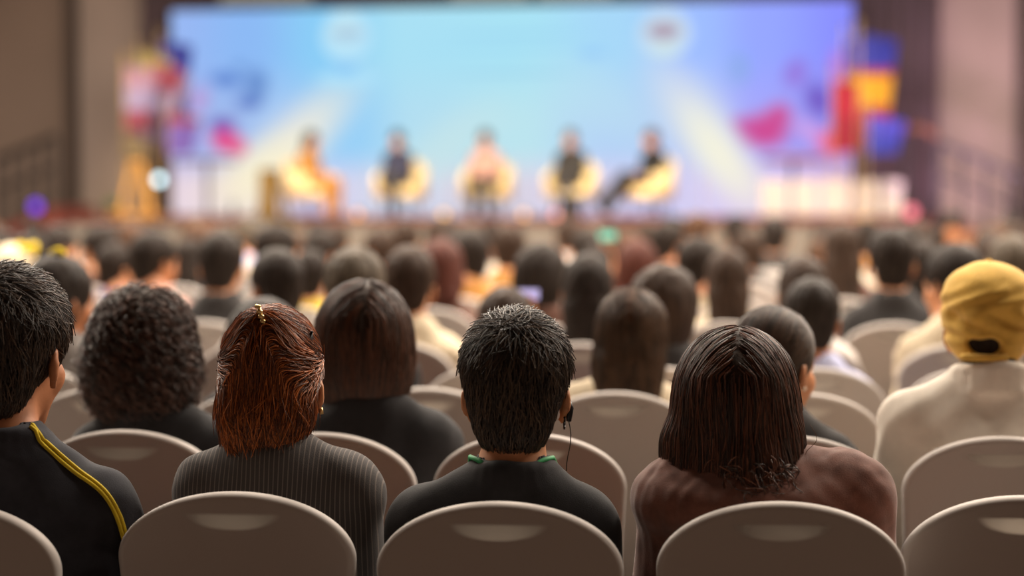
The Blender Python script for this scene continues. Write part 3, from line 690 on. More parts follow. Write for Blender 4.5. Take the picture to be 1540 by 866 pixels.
# explicit people beyond the foreground: head centre px, head top px, row, style, hair, top, sex, yaw, label
YELC = cloth('yellow_cloth', 214, 186, 70)
PEOPLE = [
 (92, 379, 4, 'straight', H_BLACK, GREY, 'f', -38, 'woman with dark hair over a grey blouse, cheek showing, just right of the striped-jacket man'),
 (535, 370, 4, 'short', H_GREY, BLACK, 'm', 0, 'person with greying hair in black straight behind the bob-haired woman'),
 (1025, 398, 4, 'bob', H_DKBR, CHAR, 'f', -38, 'woman with brown bobbed hair, right of the long-haired woman in cream'),
 (1222, 440, 4, 'short', H_BLACK, LBLUE, 'm', 0, 'black-haired person in a light blue shirt, beyond the woman with the earring'),
 (762, 442, 4, 'short', H_DKBR, BROWN, 'phone', 0, 'person in brown holding up a lit phone beyond the man with the earpiece'),
 (617, 368, 5, 'short', H_DKBR, CREAM, 'm', 0, 'man with short dark hair and bare neck in cream, right of the greying person'),
 (887, 378, 5, 'straight', H_BLACK, BLACK, 'f', 0, 'woman with long black hair in black, left of the long-haired woman in cream'),
 (1212, 386, 5, 'straight', H_DKBR, WHITE, 'f', 0, 'woman with long dark hair in a pale top, beyond the light blue shirt'),
 (1440, 365, 5, 'short', H_BLACK, CREAM, 'm', 38, 'black-haired man in a cream shirt just left of the khaki cap'),
 (232, 346, 7, 'short', H_BLACK, PINKC, 'm', -38, 'black-haired man in dusty pink looking right, beyond the curly hair'),
 (334, 346, 6, 'short', H_BLACK, CHAR, 'm', 0, 'man with square-cut black hair in a charcoal suit, right of the dusty pink man'),
 (818, 363, 6, 'bob', H_BLACK, BROWN, 'f', -38, 'woman with a black bob in brown, left of the long black hair'),
 (1055, 355, 7, 'short', H_BLACK, CREAM, 'm', -38, 'black-haired man in a cream top, looking right, above the brown bob'),
 (1098, 374, 6, 'straight', H_DKBR, CREAM, 'f', 0, 'woman with long brown hair beside the cream-topped man looking right'),
 (1345, 340, 6, 'short', H_BLACK, CHAR, 'm', 0, 'tall black-haired man with ears showing, in charcoal, left of the khaki cap'),
 (415, 372, 5, 'short', H_BLACK, WHITE, 'm', 38, 'black-haired person in a white shirt, beyond the auburn-haired woman'),
 (176, 374, 8, 'short', H_BLACK, PURPLE, 'm', -38, 'person in a purple-blue jacket, left of the dusty pink man'),
 (664, 358, 7, 'long', H_RED, BROWN, 'f', 0, 'woman with long dark red hair, right of the cream-shirted man'),
 (960, 362, 8, 'bob', H_RED, RED, 'f', 0, 'woman with reddish hair and a dull red collar'),
 (1390, 358, 7, 'straight', H_BLACK, BLACK, 'f', 0, 'woman with long black hair right of the tall charcoal man'),
 (1496, 352, 8, 'bun', H_DKBR, LBLUE, 'f', 60, 'woman with hair up in pale blue, beyond the khaki cap'),
 (1528, 352, 6, 'short', H_GREY, GREY, 'm', 0, 'grey-haired man at the right edge, beyond the khaki cap'),
 (286, 362, 9, 'straight', H_BLACK, BLACK, 'f', 0, 'woman with straight black hair left of the square-cut man'),
 (418, 336, 8, 'short', H_BLACK, GREY, 'm', -60, 'man with black hair and warm-lit cheek below the right easel'),
 (485, 345, 9, 'short', H_BLACK, GREY, 'm', -38, 'black-haired man in grey looking right, below the first panelist'),
 (1270, 332, 8, 'straight', H_DKBR, BROWN, 'f', 0, 'woman with very long dark hair in brown, left of the tall charcoal man'),
 (440, 352, 10, 'bob', H_BROWN, OCHRE, 'f', -60, 'woman in ochre with warm-lit face turned right, near the right easel'),
 (570, 346, 10, 'short', H_DKBR, OCHRE, 'm', 60, 'man in ochre turned left below the second panelist'),
 (706, 344, 8, 'short', H_BLACK, OCHRE, 'm', 38, 'black-haired man in ochre below the third panelist'),
 (766, 336, 9, 'short', H_DKBR, OCHRE, 'm', 0, 'dark-haired man with both ears showing over an ochre collar'),
 (882, 346, 10, 'short', H_BLACK, BLACK, 'm', 0, 'black-haired man in black left of the glowing green phone'),
 (940, 350, 11, 'bob', H_BROWN, OCHRE, 'f', 60, 'woman in ochre turned left right of the glowing green phone'),
 (1240, 362, 9, 'short', H_BROWN, OCHRE, 'm', 60, 'man in ochre with warm-lit face turned left, left of the very long dark hair'),
 (48, 352, 8, 'short', H_BLACK, OCHRE, 'm', 0, 'dark-haired man in ochre beyond the striped-jacket man'),
 (148, 338, 9, 'short', H_BLACK, BROWN, 'm', 60, 'man turned left with warm-lit cheek below the left end of the stage'),
 (898, 374, 9, 'short', H_BLACK, BROWN, 'phone', 0, 'person in brown holding up a phone with a green screen'),
 (20, 376, 7, 'short', H_BLACK, CREAM, 'm', 0, 'person in a cream cap with a bright yellow bow beyond the striped-jacket man'),
 (468, 384, 7, 'short', H_BLACK, YELC, 'm', 0, 'black-haired person in a yellow shirt beyond the bob-haired woman'),
 (1050, 320, 13, 'short', H_BROWN, OCHRE, 'm', 0, 'brown-haired person whose head top shows against the screen, left of two black-haired heads'),
 (1106, 322, 14, 'short', H_BLACK, BLACK, 'm', 0, 'black-haired person whose head top shows against the screen, middle of three'),
 (1165, 325, 12, 'short', H_BLACK, CHAR, 'm', 0, 'black-haired person whose head top shows against the screen, rightmost of three'),
 (1303, 330, 12, 'short', H_BLACK, OCHRE, 'm', 0, 'black-haired person in ochre below the right end of the screen'),
 (1430, 318, 15, 'short', H_BLACK, BLACK, 'm', 160, 'person at the right looking back with a warm-lit face, below the stair rail'),
 (1520, 322, 15, 'short', H_BLACK, BROWN, 'm', 160, 'person at the far right edge looking back with a warm-lit face'),
]
NROW = 15
HEROES = {(1, -4), (1, -3), (1, -2), (1, -1), (2, -4), (2, -3), (2, -1), (2, 0), (3, -4), (3, -2)}
EMPTY = {(1, 0), (2, -2), (3, -5), (3, -3), (3, -1), (3, 0), (4, -2), (4, 0), (5, 0), (6, 0), (6, -2), (4, -5), (5, -6), (5, -2), (7, 0), (6, -3), (7, -3), (7, -2), (6, 1), (7, 1), (5, -7), (2, -5), (3, -6)}
# seats: find the grid place of every explicit person
taken = {}; rowoff = {}
for r in range(4, 22):
    dev = []
    for p in PEOPLE:
        if p[2] == r:
            x = at_y(p[0], p[1], ROWB[r - 1] + 0.3)[0]; dev.append((x - 0.095 - 0.2375) / 0.475 % 1.0)
    rowoff[r] = 0.0
    if dev and r > 4:
        a = np.angle(np.mean(np.exp(2j * np.pi * np.array(dev)))); rowoff[r] = float(a / 2 / np.pi * 0.475)
SEATS = {}
for r in range(1, NROW + 1):
    ks = []
    for k in range(-40, 12):
        x, y = seat_xy(r, k, rowoff.get(r, 0.0)); q = px_of(x, y)
        mg = 60 if r > 3 else 150
        if -mg < q < 1540 + mg and X0 + 1 < x < X1 - 1: ks.append(k)
    SEATS[r] = ks
PLAN = {}
for i, p in enumerate(PEOPLE):
    r = min(p[2], NROW); best = None
    for k in SEATS[r]:
        if (r, k) in PLAN or (r, k) in HEROES: continue
        x, y = seat_xy(r, k, rowoff[r]); d = abs(at_y(p[0], p[1], y + 0.24)[0] - x)
        if best is None or d < best[0]: best = (d, k)
    PLAN[(r, best[1])] = i
CH = {}; PI = math.pi
WHO = {(1, -4): 'the man in the yellow-striped jacket', (1, -3): 'the auburn-haired woman with the gold clip', (1, -2): 'the man with the earpiece', (1, -1): 'the long-haired woman in brown',
       (2, -4): 'the curly-haired woman', (2, -3): 'the bob-haired woman', (2, -1): 'the woman with the earring', (2, 0): 'the man in the khaki cap', (3, -4): 'the half-hidden person', (3, -2): 'the long-haired woman in cream'}
fill = random.Random(11); FILL = {}
for r in range(1, NROW + 1):
    for k in SEATS[r]:
        if (r, k) in HEROES or (r, k) in PLAN or (r, k) in EMPTY or r < 4 or r == NROW: continue
        if fill.random() < (0.28 if r < 8 else 0.5 if r < 10 else 0.7 if r < 13 else 0.4): FILL[(r, k)] = True
XS = {}
for r in range(1, NROW + 1):
    ks = SEATS[r]; g0 = {k: seat_xy(r, k, rowoff.get(r, 0.0))[0] for k in ks}; put = {}
    for k in ks:
        if (r, k) in OVR or (r, k) in HEROES or r < 4: put[k] = g0[k]
        elif (r, k) in PLAN: p = PEOPLE[PLAN[(r, k)]]; put[k] = float(at_y(p[0], p[1], seat_xy(r, k)[1] + 0.27)[0])
    free = [k for k in ks if (r, k) in PLAN and (r, k) not in OVR]
    for it in range(100):
        o_ = sorted(put, key=lambda k: put[k])
        for a_, b_ in zip(o_, o_[1:]):
            g = 0.462 - (put[b_] - put[a_]); fa, fb = a_ in free, b_ in free
            if g > 0 and (fa or fb) and r > 3: put[a_] -= g * (fa / (fa + fb)); put[b_] += g * (fb / (fa + fb))
    for k in ks:
        if k in put: continue
        best = None
        for s_ in np.linspace(-0.2, 0.2, 41):
            x = g0[k] + s_
            if all(abs(x - v) >= 0.462 for v in put.values()) and (best is None or abs(s_) < abs(best - g0[k])): best = x
        if best is not None: put[k] = float(best)
    SEATS[r] = sorted(put, key=lambda k: put[k])
    for k in put: XS[(r, k)] = put[k]
FILL = {q: 1 for q in FILL if q in XS}
for r in range(1, NROW + 1):
    for j, k in enumerate(SEATS[r]):
        if r == NROW and (r, k) not in PLAN: continue
        x, y = seat_xy(r, k, rowoff.get(r, 0.0)); x = XS[(r, k)]
        if (r, k) in HEROES: lab = 'white-covered banquet chair in the %s row, behind %s' % ('nearest' if r == 1 else ORD[r], WHO[(r, k)])
        elif (r, k) in PLAN: lab = 'white-covered banquet chair in the %s row, %s from the left, occupied' % (ORD[r], ordn(j + 1))
        elif (r, k) in FILL: lab = 'white-covered banquet chair in the %s row, %s from the left, with someone seated' % (ORD[r], ordn(j + 1))
        else: lab = 'empty white-covered banquet chair in the %s row, %s from the left' % (ORD[r], ordn(j + 1))
        yaw = CH_YAW if r < 9 else CH_YAW * 0.5
        if (r, k) in PLAN and abs(PEOPLE[PLAN[(r, k)]][7]) > 90: yaw += PI; y += 0.62
        CH[(r, k)] = (chair((x, y), yaw, lab, 'white banquet chairs in rows', simple=r >= 8), yaw)

# ------------------------------------------------------------------ foreground people
def person_root(body, me_skin, loc, yaw, m, label, group='audience seen from behind'):
    o = ob('person', me_skin, m); o.location = loc; o.rotation_euler = (0, 0, yaw)
    return tag(o, label, 'person', group)
def hero(seat, px, pytop, dx=0.0, hy=0.02, **kw):
    (cx, cy, _), yaw = CH[seat]; ox, oy = rot2(dx, -0.028, yaw); O = np.array([cx + ox, cy + oy, 0.0])
    w = at_y(px, pytop, O[1] + hy); lx, ly = rot2(w[0] - O[0], hy, -yaw)
    return Body(top=w[2], hx=lx, hy=hy, **kw), O, yaw
H1, H2 = 0.0065, 0.008

# man with the earpiece (nearest row, centre)
b, O, yw = hero((1, -2), 777, 466, dx=-0.012, sh=0.146, yaw=-3, tilt=3, zs=0.845, neck=0.132)
root = person_root(b, b.skin_mesh(H1), O, yw, SKIN, 'man with short dark hair, an earpiece and a black jacket in the nearest row')
F_ = b.top_field(0.015); b.collar(F_, 0.034, 0.011, 0.070, 0.072); b.hole(F_)
ob('jacket', F_.mesh('jacket', H1, disp=waves(3, 0.16, 0.0035, stretch=(1, 1, 0.5))), BLACK, root); JC = F_
ob('trousers', b.trousers(0.010), TROUS, root)
for m in b.shoes(): ob('shoe', m, SHOE, root)
hf = hair_field('short'); hm = hf.mesh('hair', 0.005, disp=waves(5, 0.03, 0.002))
h = b.place_hair(ob('hair', hm, H_BLACK, root))
whorl = np.array([0.01, -0.075, 0.135])
def dshort(P): d = P - whorl; d[:, 1] += np.where(P[:, 2] > 0.09, 0.06, 0.0); d[:, 2] -= 0.05; return d
strands('strands', np.concatenate([grow(hf, hm, 5200, 7, 0.0045, dshort, lift=0.004, jit=0.2, keep=lambda V: V[:, 2] < 0.10, seed=2), grow(hf, hm, 2600, 9, 0.0062, dshort, lift=0.016, lift0=0.003, jit=0.35, keep=lambda V: V[:, 2] > 0.065, seed=3)[:, :7]]), 0.0011, hair_strand_mat('dark_hair_strands', rgb(44, 39, 36), rgb(96, 78, 62)), h)
def on_body(F, p, lift=0.0): 
    p = np.array([p], float)
    for _ in range(6): p = p - F.grad(p) * F.at(p)[:, None]
    return (p + F.grad(p) * lift)[0]
er = b.R @ (np.array([0.080, -0.006, -0.004]) * b.hs) + b.hc; el_ = b.R @ (np.array([-0.080, -0.006, -0.004]) * b.hs) + b.hc
ep = MB(); ep.tube([er + np.array([0.004, 0.006, 0.0]), er + np.array([0.012, -0.004, -0.02]), er + np.array([0.010, -0.012, -0.042])], [0.007, 0.007, 0.005], 10)
ep.tube([er + np.array([0.002 + 0.0, -0.010 + 0.012 * math.sin(a), -0.046 + 0.010 * math.cos(a)]) for a in np.linspace(0, 5, 12)], 0.002, 6)
e_ = ep.build('earpiece', mat('black_plastic', rgb(30, 30, 32), 0.3), root, True)
wr = MB(); q0 = er + np.array([0.010, -0.012, -0.042])
wr.tube([q0 + np.array([0.0, -0.002 * t, -0.09 * t]) + np.array([0.004 * math.sin(5 * t), 0, 0]) for t in np.linspace(0, 1, 8)], 0.0011, 6); wr.build('wire', mat('grey_wire', rgb(70, 66, 62), 0.5), e_, True)
G_ = mat('green_ribbon', rgb(54, 150, 92), 0.6, 0.1, 60)
ln = MB()
for sg in (-1, 1):
    pts = [np.array([b.nx + sg * x, y, b.zn + z]) for x, y, z in ((0.030, -0.088, 0.020), (0.060, -0.066, 0.034), (0.074, -0.034, 0.034), (0.078, 0.005, 0.016), (0.060, 0.07, -0.06), (0.045, 0.10, -0.12))]
    ln.tube(pts, 0.0045, 8)
ln.build('lanyard', G_, root, True)
wc = Field(); b.collar(wc, 0.018, 0.006, 0.064, 0.066, dz=0.004); ob('shirt_collar', wc.mesh('shirt_collar', 0.005), WHITE, root)

# man in the striped track jacket (nearest row, left)
b, O, yw = hero((1, -4), 14, 400, dx=0.080, sh=0.142, yaw=-12, tilt=5, zs=0.875, neck=0.135, hs=1.16)
root = person_root(b, b.skin_mesh(H1), O, yw, SKIN2, 'man with short black hair in a black track jacket with yellow stripes, nearest row')
F_ = b.top_field(0.018); b.collar(F_, 0.040, 0.012, 0.074, 0.074); b.hole(F_)
ob('track_jacket', F_.mesh('track_jacket', H1, disp=waves(8, 0.12, 0.004)), cloth('dark_navy_nylon', 50, 50, 56, 0.05), root)
ob('trousers', b.trousers(0.010), TROUS, root)
for m in b.shoes(): ob('shoe', m, SHOE, root)
YEL = cloth('yellow_piping', 206, 178, 44)
S = np.array(b.joints()[1][1]); E_ = np.array(b.joints()[1][2])
for side in (1, -1):
    S = np.array(b.joints()[1 if side > 0 else 0][1]); E_ = np.array(b.joints()[1 if side > 0 else 0][2])
    for ofs in (0.0, 0.011):
        pts = []
        way = [np.array([b.nx + side * 0.055, -0.075 + ofs, b.zn + 0.03]), np.array([S[0] * 0.6 + b.nx * 0.4 + side * 0.02, -0.075 + ofs, S[2] + 0.085]), S + np.array([side * 0.035, -0.075 + ofs, 0.040]), S * 0.45 + E_ * 0.55 + np.array([side * 0.06, -0.055 + ofs, 0.0]), E_ + np.array([side * 0.06, -0.045 + ofs, 0.0])]
        for t in np.linspace(0, 3.999, 40):
            k_ = int(t); u = t - k_; w_ = [way[max(0, min(4, k_ + q))] for q in (-1, 0, 1, 2)]
            pts.append(on_body(F_, 0.5 * ((2 * w_[1]) + (w_[2] - w_[0]) * u + (2 * w_[0] - 5 * w_[1] + 4 * w_[2] - w_[3]) * u * u + (3 * w_[1] - w_[0] - 3 * w_[2] + w_[3]) * u ** 3), 0.0035))
        mb = MB(); mb.tube(pts, 0.0036, 6); mb.build('stripe', YEL, root, True)
pts = [on_body(F_, (b.nx - 0.02 - 0.05 * t, -0.2, 0.80 + 0.06 * math.sin(1.5 * t) - 0.05 * t), 0.003) for t in np.linspace(0, 1, 8)]
MB().tube(pts, 0.004, 6).build('back_stripe', YEL, root, True)
hf = hair_field('short', 1.16); hm = hf.mesh('hair', 0.005, disp=waves(6, 0.035, 0.0035)); h = b.place_hair(ob('hair', hm, H_BLACK, root))
strands('strands', np.concatenate([grow(hf, hm, 5200, 7, 0.005, dshort, lift=0.005, jit=0.22, keep=lambda V: V[:, 2] < 0.10, seed=12), grow(hf, hm, 2600, 9, 0.0072, dshort, lift=0.020, lift0=0.003, jit=0.35, keep=lambda V: V[:, 2] > 0.06, seed=13)[:, :7]]), 0.0012, hair_strand_mat('black_hair_strands', rgb(50, 44, 41), rgb(94, 76, 62)), h)

# auburn-haired woman with the gold clip
def pinstripe():
    m = cloth('pinstripe_cloth', 58, 54, 54, 0.1); nt = m.node_tree; N = nt.nodes.new; L = nt.links.new; bs = nt.nodes['Principled BSDF']
    tc = N('ShaderNodeTexCoord'); sx = N('ShaderNodeSeparateXYZ'); L(tc.outputs['Object'], sx.inputs[0])
    a = N('ShaderNodeMath'); a.operation = 'MULTIPLY'; a.inputs[1].default_value = 2 * math.pi / 0.0085; L(sx.outputs[0], a.inputs[0])
    c = N('ShaderNodeMath'); c.operation = 'COSINE'; L(a.outputs[0], c.inputs[0])
    r = N('ShaderNodeMapRange'); r.inputs[1].default_value = 0.6; r.inputs[2].default_value = 1.0; L(c.outputs[0], r.inputs[0])
    k = N('ShaderNodeMix'); k.data_type = 'RGBA'; L(r.outputs[0], k.inputs[0]); k.inputs[6].default_value = (*rgb(66, 62, 61), 1); k.inputs[7].default_value = (*rgb(108, 99, 93), 1); L(k.outputs[2], bs.inputs['Base Color']); return m
b, O, yw = hero((1, -3), 411, 456, dx=0.034, sh=0.124, yaw=-4, tilt=-2, fem=True, zs=0.892, wide=1.05)
root = person_root(b, b.skin_mesh(H1), O, yw, SKIN, 'woman with auburn half-up hair held by a gold clip, in a pinstripe jacket, nearest row')
F_ = b.top_field(0.017); b.collar(F_, 0.020, 0.011, 0.072, 0.072); b.hole(F_)
for sg, S, E, *_ in b.joints(): F_.ell((S[0] + sg * 0.012, S[1], S[2] + 0.012), (0.058, 0.064, 0.054), 0.03)
ob('jacket', F_.mesh('jacket', H1, disp=waves(21, 0.13, 0.004)), pinstripe(), root)
ob('trousers', b.trousers(0.010), TROUS, root)
for m in b.shoes(): ob('shoe', m, SHOE, root)
hf = hair_field('halfup'); hm = hf.mesh('hair', 0.005, disp=waves(9, 0.03, 0.003, stretch=(1, 1, 0.3))); h = b.place_hair(ob('hair', hm, H_AUB, root))
clip = on_body(hf, np.array([0.0, -0.075, 0.125]) * b.hs)
def dhalf(P):
    a = clip - P; a /= np.maximum(np.linalg.norm(a, axis=1, keepdims=True), 1e-6); dn = np.zeros_like(P); dn[:, 2] = -1; dn[:, 0] = -P[:, 0] * 4
    w = np.clip((P[:, 2] + 0.02) / 0.11, 0, 1) * np.clip((np.abs(P[:, 0]) - (clip[2] - P[:, 2]) * 0.45) / 0.02, 0, 1); w = np.where(P[:, 2] > clip[2] - 0.012, 1, w)
    return a * w[:, None] + dn * (1 - w)[:, None] + np.stack([-np.sign(P[:, 0]) * 0.6, -np.ones(len(P)), np.zeros(len(P))], 1) * (4 * w * (1 - w))[:, None]
sm = hair_strand_mat('auburn_strands', rgb(84, 44, 22), rgb(190, 106, 46))
strands('strands', np.concatenate([grow(hf, hm, 5200, 10, 0.008, dhalf, lift=0.005, jit=0.14, seed=22), grow(hf, hm, 900, 10, 0.009, dhalf, lift=0.016, jit=0.35, keep=lambda V: V[:, 2] < 0.02, seed=23)]), 0.0011, sm, h)
gold = mat('gold_clip', rgb(222, 190, 130), 0.3, metal=0.9)
cp = MB(); c0 = b.R @ (clip + np.array([0, -0.010, 0.014])) + b.hc
for i in range(4): cp.tube([c0 + np.array([-0.005 + 0.003 * i, -0.004, 0.004 - 0.009 * i]), c0 + np.array([0.004 + 0.003 * i, -0.005, 0.002 - 0.009 * i])], 0.0042, 8)
cp.tube([c0 + np.array([0, -0.002, 0.005]), c0 + np.array([0.010, -0.003, -0.028])], 0.003, 8); cp.build('hair_clip', gold, root, True)
c1 = b.R @ (np.array([0.075, -0.03, 0.085]) * b.hs) + b.hc
MB().tube([c1 + np.array([-0.008, -0.01, -0.006]), c1, c1 + np.array([0.002, 0, 0.014])], [0.004, 0.005, 0.003], 8).build('small_clip', mat('black_clip', rgb(30, 32, 36), 0.4), root, True)
ee = b.R @ (np.array([0.084, -0.004, -0.038]) * b.hs) + b.hc
MB().tube([ee, ee + np.array([0.002, 0, -0.012])], 0.004, 8).build('earring', gold, root, True)

# long-haired woman in brown
b, O, yw = hero((1, -1), 1108, 491, dx=-0.012, sh=0.156, yaw=-6, tilt=4, roll=-2, fem=True, zs=0.90, wide=1.12, arms='wide')
root = person_root(b, b.skin_mesh(H1), O, yw, SKIN, 'woman with long loose dark brown hair in a brown knitted shawl, nearest row')
F_ = b.top_field(0.026)
for i in range(12):
    a = -math.pi * 1.1 + i / 11 * math.pi * 1.2; ca, sa = math.cos(a), math.sin(a)
    F_.cap((b.nx + 0.090 * ca, -0.025 + 0.084 * sa, b.zn + 0.012), (b.nx + 0.160 * ca, -0.03 + 0.115 * sa, b.zs + 0.0), 0.020, 0.036, k=0.04)
b.hole(F_)
M_SHAWL = cloth('brown_knit', 104, 66, 54, 0.25, 0.2)
ob('shawl', F_.mesh('shawl', H1, disp=waves(31, 0.06, 0.002, stretch=(1, 1, 0.4))), M_SHAWL, root)
ob('trousers', b.trousers(0.010), TROUS, root)
for m in b.shoes(): ob('shoe', m, SHOE, root)
hf = hair_field('long'); hf.cap((-0.075, -0.035, -0.06), (-0.108, -0.070, -0.215), 0.040, 0.018, k=0.04); hf.cap((0.02, -0.10, -0.09), (0.035, -0.135, -0.185), 0.030, 0.012, k=0.05)
hm = hf.mesh('hair', 0.0055, disp=waves(14, 0.035, 0.0025, stretch=(1, 1, 0.15))); h = b.place_hair(ob('hair', hm, H_DKBR, root))
def dlong(P):
    d = np.zeros_like(P); d[:, 2] = -1.0; t = P[:, 2] > 0.07; d[t, 0] = np.sign(P[t, 0] - 0.012) * 1.2; d[t, 1] = -0.5; return d
strands('strands', np.concatenate([grow(hf, hm, 6500, 11, 0.012, dlong, lift=0.004, jit=0.07, seed=32), grow(hf, hm, 520, 12, 0.009, dlong, lift=0.035, jit=0.5, curl=0.008, freq=120, keep=lambda V: (V[:, 2] < -0.08) & (V[:, 0] > -0.01), seed=33)[:, :11]]), 0.0011, hair_strand_mat('dark_brown_strands', rgb(54, 42, 37), rgb(122, 76, 56)), h)

# curly-haired woman
b, O, yw = hero((2, -4), 217, 430, dx=0.03, sh=0.158, yaw=0, tilt=4, fem=True, zs=0.845, wide=1.1)
root = person_root(b, b.skin_mesh(H2), O, yw, SKIN, 'woman with dark curly shoulder-length hair in black, second row at the left')
F_ = b.top_field(0.016); b.collar(F_, 0.02, 0.012); b.hole(F_)
ob('jacket', F_.mesh('jacket', H2, disp=waves(41, 0.12, 0.004)), BLACK, root); ob('trousers', b.trousers(0.011), TROUS, root)
for m in b.shoes(): ob('shoe', m, SHOE, root)
hf = hair_field('curly'); hm = hf.mesh('hair', 0.006, disp=waves(44, 0.035, 0.008, n=10)); h = b.place_hair(ob('hair', hm, H_DKBR, root))
strands('strands', np.concatenate([grow(hf, hm, 2600, 18, 0.0070, dlong, lift=0.010, jit=0.16, curl=0.0065, freq=170, seed=42), grow(hf, hm, 600, 18, 0.0075, dlong, lift=0.028, jit=0.35, curl=0.009, freq=140, keep=lambda V: V[:, 2] < 0.05, seed=43)]), 0.0017, hair_strand_mat('curly_dark_strands', rgb(48, 39, 36), rgb(112, 82, 70)), h)

# bob-haired woman
b, O, yw = hero((2, -3), 548, 419, dx=0.09, sh=0.126, yaw=4, tilt=3, fem=True, zs=0.875)
root = person_root(b, b.skin_mesh(H2), O, yw, SKIN, 'woman with a smooth dark brown bob in a black jacket, second row')
F_ = b.top_field(0.018); b.collar(F_, 0.02, 0.012); b.hole(F_)
for sg, S, E, *_ in b.joints(): F_.ell((S[0] + sg * 0.01, S[1], S[2] + 0.010), (0.055, 0.062, 0.052), 0.03)
ob('jacket', F_.mesh('jacket', H2, disp=waves(51, 0.12, 0.004)), BLACK, root); ob('trousers', b.trousers(0.011), TROUS, root)
for m in b.shoes(): ob('shoe', m, SHOE, root)
hf = hair_field('bob'); hm = hf.mesh('hair', 0.0055, disp=waves(54, 0.05, 0.0015, stretch=(1, 1, 0.1))); h = b.place_hair(ob('hair', hm, H_DKBR, root))
strands('strands', grow(hf, hm, 6000, 10, 0.012, dlong, lift=0.002, jit=0.05, seed=52), 0.0011, hair_strand_mat('brown_bob_strands', rgb(54, 43, 38), rgb(112, 72, 52)), h)

# woman with tied-back hair and an earring
b, O, yw = hero((2, -1), 1166, 456, dx=-0.035, sh=0.146, yaw=-40, tilt=4, fem=True, zs=0.835, hs=1.04)
root = person_root(b, b.skin_mesh(H2), O, yw, SKIN, 'woman with tied-back dark hair and a pearl earring, cheek turned right, in charcoal, second row')
F_ = b.top_field(0.018); b.collar(F_, 0.018, 0.010); b.hole(F_)
ob('jacket', F_.mesh('jacket', H2, disp=waves(61, 0.12, 0.004)), CHAR, root); ob('trousers', b.trousers(0.011), TROUS, root)
for m in b.shoes(): ob('shoe', m, SHOE, root)
hf = hair_field('pony', 1.04); hm = hf.mesh('hair', 0.0055, disp=waves(64, 0.04, 0.0012)); h = b.place_hair(ob('hair', hm, H_DKBR, root))
tie = np.array([0, -0.1, -0.05])
def dpony(P):
    d = tie - P; lo = P[:, 2] < -0.07; d[lo] = np.array([0.05, 0, -1.0]); return d
strands('strands', grow(hf, hm, 5000, 9, 0.010, dpony, lift=0.002, jit=0.06, seed=62), 0.001, hair_strand_mat('tied_dark_strands', rgb(54, 44, 39), rgb(106, 82, 66)), h)
ee = b.R @ (np.array([0.084, -0.004, -0.040]) * b.hs) + b.hc
mb = MB(); mb.lathe([(0.0005, -0.006), (0.004, -0.004), (0.006, 0), (0.004, 0.004), (0.0005, 0.006)], 10, ee); mb.build('earring', mat('pearl', rgb(240, 225, 205), 0.2), root, True)

# man in the khaki cap
b, O, yw = hero((2, 0), 1487, 396, dx=0.005, sh=0.178, yaw=-7, tilt=0, zs=0.925, wide=1.2, thick=1.1, neck=0.100)
root = person_root(b, b.skin_mesh(H2), O, yw, SKIN2, 'man in a crumpled khaki cap and off-white shirt, second row at the right')
F_ = b.top_field(0.018); b.collar(F_, 0.046, 0.013, 0.082, 0.082); b.hole(F_)
ob('shirt', F_.mesh('shirt', H2, disp=waves(71, 0.12, 0.006)), SHIRT, root); ob('trousers', b.trousers(0.011), TROUS, root)
ym = MB(); ym.tube([on_body(F_, (x, -0.3, 0.925 - 0.02 * (x / 0.2) ** 2), 0.0045) for x in np.linspace(-0.19, 0.19, 24)], 0.0045, 6); ym.build('yoke_seam', SHIRT, root, True)
for m in b.shoes(): ob('shoe', m, SHOE, root)
hf = hair_field('capcut', 1.02); hm = hf.mesh('hair', 0.006); h = b.place_hair(ob('hair', hm, H_BLACK, root))
strands('strands', grow(hf, hm, 3500, 5, 0.005, dshort, lift=0.006, jit=0.3, keep=lambda V: V[:, 2] < -0.065, seed=72), 0.001, hair_strand_mat('cropped_strands', rgb(36, 33, 32), rgb(60, 54, 50)), h)
KH = cloth('khaki_cotton', 212, 170, 80, 0.15, 0.10)
CF = Field(); CF.frame(np.eye(3), (0, 0, 0), b.hs)
CF.ell((0, -0.012, 0.060), (0.102, 0.122, 0.088), 0.02); CF.ell((0, -0.014, -0.004), (0.088, 0.108, 0.074), 0.012)
for dx_, dz_, rr_ in ((-0.080, 0.034, 0.022), (-0.035, 0.014, 0.020), (0.040, 0.026, 0.030), (0.085, 0.045, 0.024), (0.045, 0.098, 0.016), (0.0, 0.055, 0.014)):
    q_ = np.array([dx_, -0.012 - 0.122 * math.sqrt(max(0.03, 1 - (dx_ / 0.102) ** 2 - ((dz_ - 0.06) / 0.088) ** 2)), dz_]); n_ = q_ - np.array([0, -0.012, 0.05]); n_ /= np.linalg.norm(n_)
    CF.ell(q_ + n_ * 0.0215 * max(1.0, rr_ / 0.022 * 0.94), (rr_, rr_ * 0.9, rr_ * 0.8), 0.016, 's')
CF.half((0, -0.35, -1.0), 0.094); CF.ell((0.0, 0.14, -0.09), (0.12, 0.12, 0.095), 0.01, 's'); CF.ell((-0.012, -0.125, -0.024), (0.040, 0.05, 0.021), 0.006, 's')
cm = CF.mesh('cap', 0.0045, smooth=2, disp=lambda V, N: N * (np.clip((V[:, 2] + 0.05) / 0.06, 0.15, 1) * np.clip((0.135 - V[:, 2]) / 0.06, 0.12, 1) * (np.sin(V[:, 0] * 60 + 3 * np.sin(V[:, 2] * 40)) * np.sin(V[:, 2] * 70 + V[:, 1] * 20 + 1) * 0.006 + np.abs(np.sin(V[:, 0] * 34 + V[:, 2] * 25 + 2 * np.sin(V[:, 2] * 30))) * 0.0075 - 0.004))[:, None])
c_ = b.place_hair(ob('cap', cm, KH, root))
